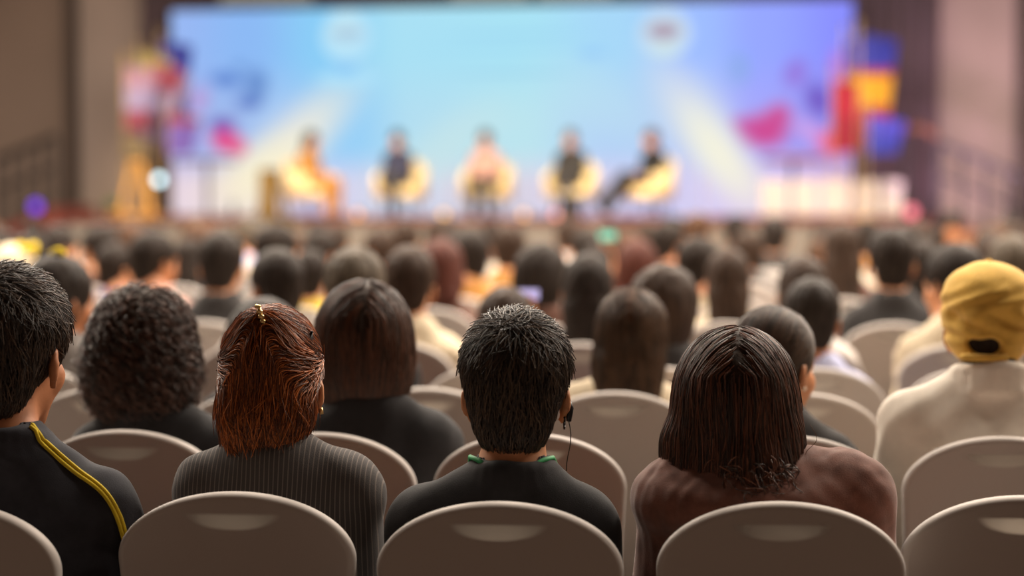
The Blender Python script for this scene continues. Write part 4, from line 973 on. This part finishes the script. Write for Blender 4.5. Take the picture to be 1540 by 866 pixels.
BF = Field(); BF.frame(np.eye(3), (0, 0, 0), b.hs); BF.ell((0, 0.13, 0.020), (0.078, 0.085, 0.009), 0.01, rot=euler_R(0, 14, 0)); ob('brim', BF.mesh('brim', 0.005), KH, c_)
tp = MB(); tp.lathe([(0.001, 0.006), (0.008, 0.004), (0.009, 0.0), (0.006, -0.003)], 12, (0, -0.012 * b.hs, 0.147 * b.hs)); tp.build('top_button', KH, c_, True)
st = MB(); st.tube([(0.045 * t * b.hs - 0.012, (-0.122 + 0.014 * t * t) * b.hs, -0.047 * b.hs) for t in np.linspace(-1, 1, 11)], 0.0085, 8); st.build('strap', KH, c_, True)

# third-row people in view
b, O, yw = hero((3, -2), 951, 431, dx=0.0, sh=0.140, yaw=-8, tilt=3, fem=True, zs=0.845)
root = person_root(b, b.skin_mesh(0.009), O, yw, SKIN, 'woman with long straight brown hair down her back in a cream top, third row')
F_ = b.top_field(0.016); b.hole(F_); ob('blouse', F_.mesh('blouse', 0.009, disp=waves(81, 0.12, 0.005)), CREAM, root); ob('trousers', b.trousers(0.011), TROUS, root)
for m in b.shoes(): ob('shoe', m, SHOE, root)
hf = hair_field('straight'); hm = hf.mesh('hair', 0.006, disp=waves(84, 0.04, 0.003, stretch=(1, 1, 0.1))); h = b.place_hair(ob('hair', hm, H_BROWN, root))
strands('strands', grow(hf, hm, 4500, 11, 0.013, dlong, lift=0.005, jit=0.08, seed=82), 0.0013, hair_strand_mat('brown_long_strands', rgb(50, 39, 32), rgb(112, 84, 62)), h)
b, O, yw = hero((3, -4), 398, 444, dx=0.0, sh=0.150, yaw=0, tilt=6, zs=0.83)
root = person_root(b, b.skin_mesh(0.010), O, yw, SKIN, 'dark-haired person in black half hidden behind the auburn hair, third row')
F_ = b.top_field(0.016); b.collar(F_, 0.02, 0.012); b.hole(F_); ob('jacket', F_.mesh('jacket', 0.010), BLACK, root); ob('trousers', b.trousers(0.012), TROUS, root)
hf = hair_field('bob'); b.place_hair(ob('hair', hf.mesh('hair', 0.007, disp=waves(94, 0.04, 0.002)), H_BLACK, root))

# ------------------------------------------------------------------ the crowd beyond
RES = 0.0115
STY = ['short', 'bob', 'straight', 'pony', 'curly', 'bun', 'long']
HM = {}
for i, s in enumerate(STY): HM[s] = hair_field(s).mesh('hair', 0.0085, disp=waves(100 + i, 0.04, 0.006 if s == 'curly' else 0.003, stretch=(1, 1, 0.3)))
BT = {}; TB = {}
for sex, kw in (('m', dict(sh=0.138, wide=0.93)), ('f', dict(sh=0.128, fem=True, wide=0.93)), ('phone', dict(sh=0.138, wide=0.95, arms='raise', top=1.20))):
    for yaw in ((0, 38, -38, 60, -60) if sex != 'phone' else (0,)):
        bb = Body(yaw=yaw, **kw); BT[(sex, yaw)] = (bb, bb.skin_mesh(RES))
    bb = BT[(sex, 0)][0]; f1 = bb.top_field(0.015); bb.collar(f1, 0.026, 0.012); bb.hole(f1)
    f2 = bb.top_field(0.014); bb.hole(f2)
    TB[sex] = (f1.mesh('jacket', RES, disp=waves(120, 0.12, 0.005)), f2.mesh('shirt', RES, disp=waves(121, 0.10, 0.006)), bb.trousers(0.014, 0.012))
def crowd(seat, style, hmat, tmat, sex, yaw, label, px=None, pytop=None, skin=SKIN):
    (cx, cy, _), cyaw = CH[seat]; turned = abs(yaw) > 90
    ox, oy = rot2(0, -0.012, cyaw); x, y = cx + ox, cy + oy; sc = random.uniform(0.97, 1.03)
    if px is not None:
        w = at_y(px, pytop, y + 0.02); x = cx + max(-0.02, min(0.02, w[0] - cx)); sc = max(0.93, min(1.09, w[2] / (1.245 if sex != 'phone' else 1.2)))
    ty = 0 if turned else yaw; bb, me = BT[(sex, ty)]
    o = ob('person', me, skin); o.location = (x, y, 0.46 * max(0, 1 - sc)); o.rotation_euler = (0, 0, cyaw); o.scale = (sc, sc, sc)
    tag(o, label, 'person', 'audience seen from behind')
    bb.place_hair(ob('hair', HM[style], hmat, o)); dark = tmat in (BLACK, CHAR, NAVY, GREY)
    ob('jacket' if dark else 'shirt', TB[sex][0 if dark else 1], tmat, o); ob('trousers', TB[sex][2], TROUS, o)
    return o, bb
YELC2 = cloth('bright_yellow_cloth', 236, 206, 40)
ME_CAP = CF.mesh('cap', 0.008)
for (r, k), i in PLAN.items():
    px, py, row, style, hm_, tm_, sex, yaw, lab = PEOPLE[i]
    o, bb = crowd((r, k), style, hm_, tm_, sex, yaw, lab, px, py, SKIN if i % 3 else SKIN2)
    if lab.startswith('person in a cream cap'):
        cp_ = bb.place_hair(ob('cap', ME_CAP, CREAM, o)); mb = MB()
        for sg in (-1, 1): mb.tube([(0.085, -0.05, 0.125), (0.085 + sg * 0.02, -0.05, 0.132), (0.085 + sg * 0.042, -0.05, 0.130), (0.085 + sg * 0.048, -0.05, 0.128)], [0.012, 0.030, 0.034, 0.012], 12)
        bw = mb.build('bow', YELC2, cp_, True)
    if lab.startswith('woman with dark hair over a grey'):
        q = Vector((0.02, -0.02, 0.150)); hb = MB(); hb.tube([(-0.028, -0.02, 0.148), (0.0, -0.02, 0.160), (0.030, -0.02, 0.150)], [0.012, 0.008, 0.012], 8); bb.place_hair(hb.build('hair_bow', YELC2, o, True))
    if sex == 'phone':
        lil = row == 4; pt = at_y(795 if lil else 914, 441 if lil else 355, o.location.y + 0.20); hw = 0.034 if lil else 0.046
        ph = empty('phone', (pt[0], o.location.y + 0.20, pt[2] - 0.02)); tag(ph, 'small phone with a glowing lilac screen held up beyond the man with the earpiece' if lil else 'phone with a glowing green screen held up in the ninth row', 'phone')
        MB().box((-hw - 0.003, 0, -0.006), (hw + 0.003, 0.008, hw + 0.006), 0.003).build('case', SHOE, ph)
        MB().box((-hw, -0.0012, -0.0), (hw, -0.0002, hw)).build('display', mat('phone_display', (0, 0, 0), emit=rgb(216, 200, 250) if lil else rgb(140, 226, 190), estr=0.9 if lil else 1.3), ph)
names = {'short': 'short', 'bob': 'bobbed', 'straight': 'straight', 'pony': 'tied-back', 'curly': 'curly', 'bun': 'pinned-up', 'long': 'long'}
hcol = [(H_BLACK, 'black'), (H_DKBR, 'dark brown'), (H_BROWN, 'brown'), (H_GREY, 'greying')]
tcol = [(BLACK, 'black'), (CHAR, 'charcoal'), (WHITE, 'white'), (CREAM, 'cream'), (NAVY, 'navy'), (GREY, 'grey'), (BROWN, 'brown'), (LBLUE, 'pale blue'), (OCHRE, 'ochre')]
for (r, k) in FILL:
    sex = fill.choice('mmf'); style = 'short' if sex == 'm' else fill.choice(['bob', 'straight', 'pony', 'curly', 'bun', 'long'])
    hm_, hn = fill.choices(hcol, (5, 4, 1.5, 0.8))[0]; tm_, tn = fill.choices(tcol, (4, 3, 2, 1.5, 2, 1.5, 1.2, 1, 1.2))[0]
    yaw = fill.choice([0, 0, 0, 38, -38, 60, -60])
    lab = 'person with %s %s hair in %s, %s row, %s seat from the left' % (names[style], hn, tn, ORD[r], ordn(SEATS[r].index(k) + 1))
    crowd((r, k), style, hm_, tm_, sex, yaw, lab, skin=SKIN if fill.random() < 0.6 else SKIN2)
# ------------------------------------------------------------------ on the stage
PY_ = 27.75
M_CREAMV = mat('cream_leather', rgb(244, 222, 168), 0.6, 0.05, 8)
def tub_chair(px, yaw, label):
    x = at_y(px, 260, PY_)[0]; r = empty('armchair', (x, PY_, SZ), yaw); tag(r, label, 'chair', 'cream armchairs on the stage')
    n = 26; V = []; P = []
    for i in range(n + 1):
        a = math.radians(-35 + 250 * i / n); ca, sa = math.cos(a), -math.sin(a); hz = 0.62 + 0.22 * max(0, math.sin(math.radians(250 * i / n - 35))) ** 1.2
        for rr, z in ((0.36, 0.26), (0.385, hz - 0.03), (0.365, hz), (0.33, hz), (0.31, hz - 0.03), (0.29, 0.26)): V.append((rr * ca, rr * sa, z))
    for i in range(n):
        for j in range(6): P.append((i * 6 + j, (i + 1) * 6 + j, (i + 1) * 6 + (j + 1) % 6, i * 6 + (j + 1) % 6))
    P += [tuple(range(6)), tuple(n * 6 + j for j in range(6))[::-1]]
    MB().add(V, P).build('shell', M_CREAMV, r, True)
    MB().lathe([(0.28, 0.28), (0.305, 0.30), (0.305, 0.40), (0.285, 0.43)], 28).build('seat_cushion', M_CREAMV, r, True)
    for a in (45, 135, 225, 315): MB().tube([(0.24 * math.cos(math.radians(a)), 0.24 * math.sin(math.radians(a)), 0.29), (0.29 * math.cos(math.radians(a)), 0.29 * math.sin(math.radians(a)), 0)], [0.02, 0.012], 8).build('leg', M_DARK, r)
    return x
def panelist(px, yaw, sex, style, hmat, tmat, lmat, legs, label, pytop):
    x = at_y(px, 260, PY_)[0]
    bb = Body(sh=0.158 if sex == 'm' else 0.138, fem=sex == 'f', legs=legs, top=1.27, yaw=0, tilt=2)
    c, s = math.cos(yaw), math.sin(yaw); loc = (x - 0.03 * -s * 0, PY_, SZ - 0.025)
    o = ob('person', bb.skin_mesh(0.011), SKIN); o.location = loc; o.rotation_euler = (0, 0, yaw); tag(o, label, 'person', 'panelists on the stage')
    bb.place_hair(ob('hair', HM[style], hmat, o)); f = bb.top_field(0.015); bb.collar(f, 0.026, 0.012); bb.hole(f)
    ob('jacket', f.mesh('jacket', 0.011, disp=waves(130, 0.12, 0.004)), tmat, o); ob('trousers', bb.trousers(0.012, 0.012), lmat, o)
    for m in bb.shoes(): ob('shoe', m, SHOE, o)
    return o
for px, yaw, lab in ((467, PI + 1.15, 'leftmost cream armchair on the stage, under the woman in profile'), (602, PI - 0.1, 'second cream armchair from the left on the stage'), (732, PI, 'middle cream armchair on the stage'), (858, PI - 0.15, 'second cream armchair from the right on the stage'), (975, PI - 0.75, 'rightmost cream armchair on the stage')):
    tub_chair(px, yaw, lab)
panelist(467, PI + 1.15, 'f', 'straight', H_BLACK, OCHRE, OCHRE, 'sit', 'woman with dark hair and ochre clothes seated leftmost on the stage, turned right', 185)
panelist(598, PI - 0.1, 'm', 'short', H_BLACK, NAVY, TROUS, 'cross', 'person in a dark jacket seated second from the left on the stage', 190)
panelist(730, PI, 'm', 'short', H_DKBR, PINKC, TROUS, 'sit', 'person in a dusty pink jacket seated in the middle of the panel', 185)
panelist(858, PI - 0.15, 'm', 'short', H_GREY, CHAR, TROUS, 'cross', 'man in a charcoal jacket with legs crossed behind the low stage table', 180)
panelist(980, PI - 0.75, 'm', 'short', H_BROWN, BLACK, BLACK, 'out', 'man in black seated rightmost on the stage, legs stretched to the left', 180)

# low table in front of the fourth panelist
x = at_y(857, 300, 26.80)[0]; t = empty('coffee_table', (x, 26.80, SZ)); tag(t, 'low round table with a flared dark base in front of the stage panel', 'table')
MB().lathe([(0.24, 0.315), (0.27, 0.32), (0.27, 0.335), (0.26, 0.34)], 28).build('table_top', mat('pale_table_top', rgb(220, 210, 200), 0.4), t, True)
MB().lathe([(0.16, 0), (0.16, 0.02), (0.12, 0.08), (0.12, 0.2), (0.20, 0.31), (0.22, 0.314)], 28).build('base', CHAR, t, True)
M_WGLASS = mat('bottle_plastic', rgb(70, 74, 90), 0.2)
def bottle(px, py, Y, label, zb):
    p = at_y(px, py, Y); o = empty('bottle', (p[0], Y, zb)); tag(o, label, 'bottle', 'bottles on the stage')
    MB().lathe([(0.03, 0), (0.034, 0.01), (0.034, 0.15), (0.014, 0.20), (0.014, 0.225)], 16).build('body', M_WGLASS, o, True)
    MB().lathe([(0.016, 0.226), (0.016, 0.25), (0.012, 0.252)], 12).build('cap', SHOE, o, True)
bottle(350, 298, 27.4, 'dark bottle standing on the stage left of the right easel', SZ)
bottle(990, 300, 27.2, 'dark bottle standing on the stage in front of the rightmost armchair', SZ)
def cocktail(px, Y, label, m):
    x = at_y(px, 245, Y)[0]; t = empty('cocktail_table', (x, Y, SZ)); tag(t, label, 'table', 'tall round tables on the stage')
    MB().lathe([(0.42, 0.80), (0.45, 0.81), (0.45, 0.835), (0.43, 0.84)], 30).build('table_top', m, t, True)
    MB().tube([(0, 0, 0.02), (0, 0, 0.80)], 0.03, 12).build('column', M_DARK, t); MB().lathe([(0.22, 0), (0.22, 0.015), (0.05, 0.04)], 24).build('base', M_DARK, t, True)
M_RDW = mat('red_brown_wood', rgb(134, 76, 66), 0.5, 0.15, 5)
cocktail(312, 28.2, 'tall round table with a thin column behind the right easel', M_RDW)
cocktail(1192, 28.3, 'tall red-brown round table at the right of the stage', M_RDW)
# white picket panels along the back of the stage at the right, and slim posts before the screen
M_LIT = mat('white_painted_panel', rgb(196, 186, 184), 0.7)
px0 = [1142, 1188, 1232, 1280, 1322, 1360]
for i in range(5):
    a, bx = at_y(px0[i] + 3, 300, 27.72)[0], at_y(px0[i + 1] - 3, 300, 27.72)[0]
    o = empty('barrier_panel', ((a + bx) / 2, 27.72, SZ)); w = (bx - a) / 2
    tag(o, '%s white barrier panel at the right of the stage' % ['leftmost', 'second', 'middle', 'fourth', 'rightmost'][i], 'panel', 'white barrier panels')
    MB().box((-w, -0.02, 0.04), (w, 0.02, 0.52), 0.012).build('board', M_LIT, o)
    for sg in (-1, 1): MB().box((sg * (w - 0.03) - 0.015, -0.10, 0), (sg * (w - 0.03) + 0.015, 0.10, 0.05), 0.005).build('foot', M_DARK, o)
M_CHR = mat('pale_metal', rgb(214, 202, 206), 0.3, metal=0.5)
for i, px in enumerate((528, 556, 643, 676, 700, 772, 795, 905, 1032, 1058)):
    x = at_y(px, 290, 28.3)[0]; o = empty('microphone_stand', (x, 28.3, SZ)); tag(o, 'slim pale stand before the screen, %s from the left on the stage' % ordn(i + 1), 'stand', 'slim stands on the stage')
    MB().tube([(0, 0, 0.02), (0, 0, 0.62 + 0.1 * (i % 3))], 0.012, 8).build('pole', M_CHR, o); MB().lathe([(0.11, 0), (0.11, 0.012), (0.02, 0.03)], 18).build('base', M_CHR, o, True)

# footlights
def lamp(px, py, Y, z, label, c, strength, r=0.035, cat='lamp', group='stage lamps'):
    x = at_y(px, py, Y)[0]; o = empty('stage_lamp', (x, Y, z)); tag(o, label, cat, group)
    MB().box((-r * 1.3, -0.02, 0), (r * 1.3, 0.10, r * 2.6), 0.01).build('housing', SHOE, o)
    MB().lathe([(r, 0), (r, 0.004), (r * 0.9, 0.008)], 20).build('lens', mat('lamp_lens', (0, 0, 0), emit=rgb(*c), estr=strength), o, True)
    ch = o.children[-1]; ch.rotation_euler = (math.pi / 2, 0, 0); ch.location = (0, -0.021, r * 1.3)
for px, c, w in ((538, (255, 180, 120), 'below the gap left of the second panelist'), (668, (255, 196, 130), 'left of the middle panelist'), (788, (255, 196, 140), 'right of the middle panelist'), (836, (255, 170, 150), 'left of the low table')):
    lamp(px, 320, SY + 0.12, SZ, 'small warm footlight on the stage edge, ' + w, c, 2.6, 0.045)
lamp(240, 273, 26.8, at_y(240, 273, 26.8)[2] - 0.05, 'round white stage lamp between the left easel and the screen', (214, 246, 255), 4.5, 0.06)
lamp(55, 312, 26.2, 1.16, 'violet stage lamp beside the left stairs', (120, 66, 220), 2.0, 0.08)
lamp(1370, 308, 26.6, SZ, 'pink stage lamp at the right end of the stage', (255, 130, 145), 1.8, 0.08)
# stands that carry the two raised lamps
for lx_, ly_, zb, zt, lab in ((at_y(240, 273, 26.8)[0], 26.85, SZ, at_y(240, 273, 26.8)[2] - 0.05, 'slim stand under the white stage lamp'), (at_y(55, 312, 26.2)[0], 26.25, 0, 1.16, 'slim stand under the violet stage lamp')):
    o = empty('lamp_stand', (lx_, ly_, zb)); tag(o, lab, 'stand')
    MB().tube([(0, 0, 0.02), (0, 0, zt - zb - 0.001)], 0.014, 8).build('pole', M_DARK, o); MB().lathe([(0.16, 0), (0.16, 0.012), (0.02, 0.03)], 18).build('base', M_DARK, o, True)
# easels before the stage
M_OAK = mat('easel_wood', rgb(198, 146, 72), 0.55, 0.15, 6, stretch=(1, 1, 0.1)); M_OLV = mat('olive_wood', rgb(120, 92, 40), 0.6, 0.15, 6)
def easel(px, pytop, Y, m, label, board):
    p = at_y(px, pytop, Y); h = p[2]; o = empty('easel', (p[0], Y, 0)); tag(o, label, 'easel')
    for sg in (-1, 1): MB().tube([(sg * 0.06, 0, h), (sg * 0.47, -0.12, 0)], 0.032, 8).build('leg', m, o)
    MB().tube([(0, 0.03, h), (0, 0.55, 0)], 0.022, 8).build('leg', m, o)
    MB().box((-0.34, -0.16, h * 0.62), (0.34, -0.06, h * 0.62 + 0.04), 0.008).build('ledge', m, o)
    MB().box((-0.10, -0.05, h - 0.06), (0.10, 0.05, h + 0.03), 0.01).build('head_block', m, o)
    if board:
        e = empty('framed_notice', (p[0], Y - 0.05, h + 0.0305)); tag(e, 'small dull notice board resting on top of the left easel', 'notice board')
        MB().box((-0.17, -0.02, 0), (0.17, 0.02, 0.26), 0.01).build('board', mat('dull_board', rgb(96, 82, 58), 0.7), e)
        MB().box((-0.20, -0.03, -0.0), (0.20, -0.021, 0.035)).build('frame', M_DARK, e)
easel(206, 243, 25.4, M_OAK, 'pale wooden easel on splayed legs before the left of the stage', True)
easel(411, 258, 25.6, M_OLV, 'olive wooden easel before the stage, left of the first panelist', False)
p = at_y(411, 258, 25.6); e = empty('notice_board', (p[0] - 0.02, 25.42, p[2] * 0.62 + 0.045)); tag(e, 'narrow olive board standing on the right easel', 'notice board')
MB().box((-0.12, -0.015, 0), (0.12, 0.015, 0.62), 0.008).build('board', M_OLV, e); MB().box((-0.13, 0.016, 0), (0.13, 0.03, 0.64), 0.004).build('backing', M_DARK, e)

# flags
def flag(px, Y, pytop, pybot, bands, label, side=1, w=0.42):
    p = at_y(px, pytop, Y); zt = p[2]; zb = max(at_y(px, pybot, Y)[2], SZ + 0.1); o = empty('flag', (p[0], Y, SZ)); tag(o, label, 'flag', 'flags on poles')
    MB().tube([(0, 0, 0.03), (0, 0, zt - SZ + 0.12)], 0.014, 10).build('pole', gold, o); MB().lathe([(0.16, 0), (0.16, 0.02), (0.03, 0.05)], 20).build('base', gold, o, True)
    MB().lathe([(0.001, 0.10), (0.03, 0.05), (0.03, 0.03), (0.01, 0)], 12, (0, 0, zt - SZ + 0.12)).build('finial', gold, o, True)
    h = zt - zb; nx_, nz_ = 40, 14; V = []; P = []
    for t in (0, 0.006):
        for i in range(nx_ + 1):
            for j in range(nz_ + 1):
                u = i / nx_; v = j / nz_; x = side * (0.015 + w * u * (1 - 0.25 * v)); y = 0.05 * math.sin(u * 16 + v * 2) * u + t
                V.append((x, y, zt - SZ - h * v - 0.10 * u * (1 - v)))
    n1 = (nx_ + 1) * (nz_ + 1)
    for i in range(nx_):
        for j in range(nz_):
            a = i * (nz_ + 1) + j; b2 = a + nz_ + 1; P += [(a, b2, b2 + 1, a + 1), (n1 + a + 1, n1 + b2 + 1, n1 + b2, n1 + a)]
    for j in range(nz_): P += [(nx_ * (nz_ + 1) + j, n1 + nx_ * (nz_ + 1) + j, n1 + nx_ * (nz_ + 1) + j + 1, nx_ * (nz_ + 1) + j + 1)]
    m = bpy.data.materials.new('flag_cloth'); m.use_nodes = True; nt = m.node_tree; bs = nt.nodes['Principled BSDF']; bs.inputs['Roughness'].default_value = 0.8
    tc = nt.nodes.new('ShaderNodeTexCoord'); sx = nt.nodes.new('ShaderNodeSeparateXYZ'); cr = nt.nodes.new('ShaderNodeValToRGB'); cr.color_ramp.interpolation = 'CONSTANT'
    nt.links.new(tc.outputs['Generated'], sx.inputs[0]); nt.links.new(sx.outputs[2], cr.inputs[0]); nt.links.new(cr.outputs[0], bs.inputs['Base Color'])
    e = cr.color_ramp.elements
    for i, (pos, c) in enumerate(bands): el = e[i] if i < 2 else e.new(pos); el.position = pos; el.color = (*rgb(*c), 1)
    MB().add(V, P).build('cloth', m, o, True)
BL, RD, WH, YE, PK, PU = (44, 50, 150), (138, 30, 52), (186, 172, 196), (186, 140, 30), (196, 92, 130), (98, 80, 160)
LR, LV = (124, 54, 76), (140, 130, 170)
FL = [(186, 27.2, 100, 195, [(0, LR), (0.3, LV), (0.67, (150, 116, 140))], 1, 'pale flag with dull red hem, leftmost on the stage'),
      (208, 27.9, 78, 215, [(0, LV), (0.3, (150, 92, 122)), (0.5, LV), (0.82, (150, 140, 90))], 1, 'pale flag with a pink band, second from the left'),
      (226, 27.57, 95, 175, [(0, LV), (0.45, LR)], 1, 'dull red topped flag, third from the left on the stage'),
      (240, 28.3, 60, 210, [(0, PU), (0.35, LV), (0.66, BL)], 1, 'tall blue and lavender flag at the left edge of the screen'),
      (250, 27.25, 168, 232, [(0, PU), (0.7, LR)], 1, 'low violet and red flag left of the screen'),
      (1252, 27.99, 120, 228, [(0, RD), (0.5, (156, 30, 54))], 1, 'crimson flag at the right edge of the screen'),
      (1270, 28.3, 60, 175, [(0, RD), (0.18, YE), (0.55, RD), (0.62, BL)], 1, 'tall flag with blue top and broad orange yellow band'),
      (1292, 27.4, 50, 185, [(0, RD), (0.18, YE), (0.52, RD), (0.60, BL)], 1, 'flag with blue top and orange yellow band, nearer the right drape'),
      (1304, 27.0, 172, 232, [(0, BL), (0.5, (64, 60, 170))], 1, 'low blue flag at the right end of the stage')]
for px, Y, a, b2, bands, sd, lab in FL: flag(px, Y, a, b2, bands, lab, sd, 0.50)

# stair rails at both ends of the stage, with their steps
M_RAIL = mat('dark_rail_metal', rgb(36, 32, 32), 0.5)
def stairs(pts_px, Y, label, dirx):
    (xa, ya), (xb, yb) = pts_px; A_ = at_y(xa, ya, Y); B_ = at_y(xb, yb, Y); o = empty('stair_rail', (B_[0], Y, 0)); tag(o, label, 'rail')
    R_ = lambda q: (q[0] - B_[0], 0, q[2])
    low, high = R_(A_), R_(B_)
    MB().tube([low, high], 0.045, 10).build('handrail', M_RAIL, o); n = 4
    MB().tube([(low[0], 0, low[2] - 0.45), (high[0], 0, high[2] - 0.45)], 0.028, 8).build('mid_rail', M_RAIL, o)
    for i in range(n + 1):
        t = i / n; x = low[0] + (high[0] - low[0]) * t; z = low[2] + (high[2] - low[2]) * t
        MB().tube([(x, 0, max(0.0, z - 1.0)), (x, 0, z)], 0.034, 8).build('post', M_RAIL, o)
    st_ = empty('stage_stairs', (B_[0], Y, 0)); tag(st_, label.replace('handrail', 'steps').replace('Dark', 'dark'), 'stairs')
    for i in range(6):
        t0, t1 = i / 6, (i + 1) / 6; x_0 = low[0] * (1 - t0) + high[0] * t0; x_1 = low[0] * (1 - t1) + high[0] * t1; z = max(0.05, low[2] + (high[2] - low[2]) * t1 - 1.02)
        MB().box((min(x_0, x_1), 0.10, 0), (max(x_0, x_1), 1.5, z)).build('step', M_STAGE, st_)
stairs(((-6, 240), (84, 205)), 27.6, 'dark metal handrail rising to the left end of the stage', 1)
stairs(((1552, 272), (1413, 214)), 27.6, 'dark metal handrail falling from the right end of the stage', -1)
# arc of orange-lit rail and gilt chairs stacked at the right end
pa = [at_y(x, y, 27.3) for x, y in ((1362, 196), (1378, 190), (1394, 194), (1408, 206))]
o = empty('curved_rail', (pa[0][0], 27.3, SZ)); tag(o, 'short curved wooden rail on posts at the right end of the stage', 'rail')
MB().tube([(q[0] - pa[0][0], 0, q[2] - SZ) for q in pa], 0.05, 10).build('handrail', mat('orange_wood', rgb(74, 44, 26), 0.7), o, True)
for q in (pa[0], pa[-1]): MB().tube([(q[0] - pa[0][0], 0, 0), (q[0] - pa[0][0], 0, q[2] - SZ)], 0.025, 8).build('post', M_RAIL, o)
def gilt(px, Y, zb, label):
    x = at_y(px, 300, Y)[0]; o = empty('gilt_chair', (x, Y, zb)); tag(o, label, 'chair', 'gilt chairs at the right end')
    g2 = mat('gilt_frame', rgb(198, 152, 112), 0.4, 0.1, 8)
    for sx_ in (-1, 1):
        MB().tube([(sx_ * 0.19, 0.19, 0), (sx_ * 0.19, 0.20, 0.45), (sx_ * 0.18, 0.24, 0.92)], 0.018, 8).build('leg', g2, o); MB().tube([(sx_ * 0.18, -0.18, 0), (sx_ * 0.18, -0.18, 0.44)], 0.018, 8).build('leg', g2, o)
    MB().box((-0.21, -0.21, 0.44), (0.21, 0.21, 0.50), 0.015).build('seat', mat('pink_seat', rgb(206, 150, 130), 0.8), o)
    mb = MB()
    for z in (0.62, 0.76, 0.92): mb.tube([(-0.185, 0.215 + (z - 0.6) * 0.08, z), (0.185, 0.215 + (z - 0.6) * 0.08, z)], 0.02, 8)
    for q in (-0.09, 0, 0.09): mb.tube([(q, 0.22, 0.62), (q, 0.24, 0.92)], 0.012, 8)
    mb.build('backrest', g2, o)
for px, Y, lab in ((1390, 25.8, 'gilt chair below the right end of the stage, left of three'), (1424, 24.8, 'gilt chair below the right end of the stage, middle of three'), (1454, 25.9, 'gilt chair below the right end of the stage, right of three')):
    gilt(px, Y, 0, lab)
# small green plant at the left end of the stage
x = at_y(166, 306, 26.9)[0]; o = empty('potted_plant', (x, 26.9, SZ)); tag(o, 'small green plant in a dark pot at the left end of the stage', 'plant')
MB().lathe([(0.07, 0), (0.10, 0.12), (0.09, 0.12), (0.08, 0.10)], 20).build('pot', M_DARK, o, True)
mb = MB()
for i in range(60):
    a, t = random.uniform(0, 6.28), random.uniform(0.1, 1.2); d = Vector((math.cos(a) * math.sin(t), math.sin(a) * math.sin(t), math.cos(t))); l = random.uniform(0.1, 0.2); c0 = Vector((0, 0, 0.12)); e1 = c0 + d * l
    sd_ = d.cross(Vector((0.3, 0.2, 1))).normalized() * 0.02; mid = c0 + d * l * 0.55
    mb.add([c0, mid + sd_, e1, mid - sd_, mid + sd_ + d.cross(sd_).normalized() * 0.004, mid - sd_ + d.cross(sd_).normalized() * 0.004], [(0, 1, 2, 3), (0, 5, 2, 4)])
mb.build('leaves', mat('leaf_green', rgb(92, 130, 60), 0.6, 0.2, 20), o)
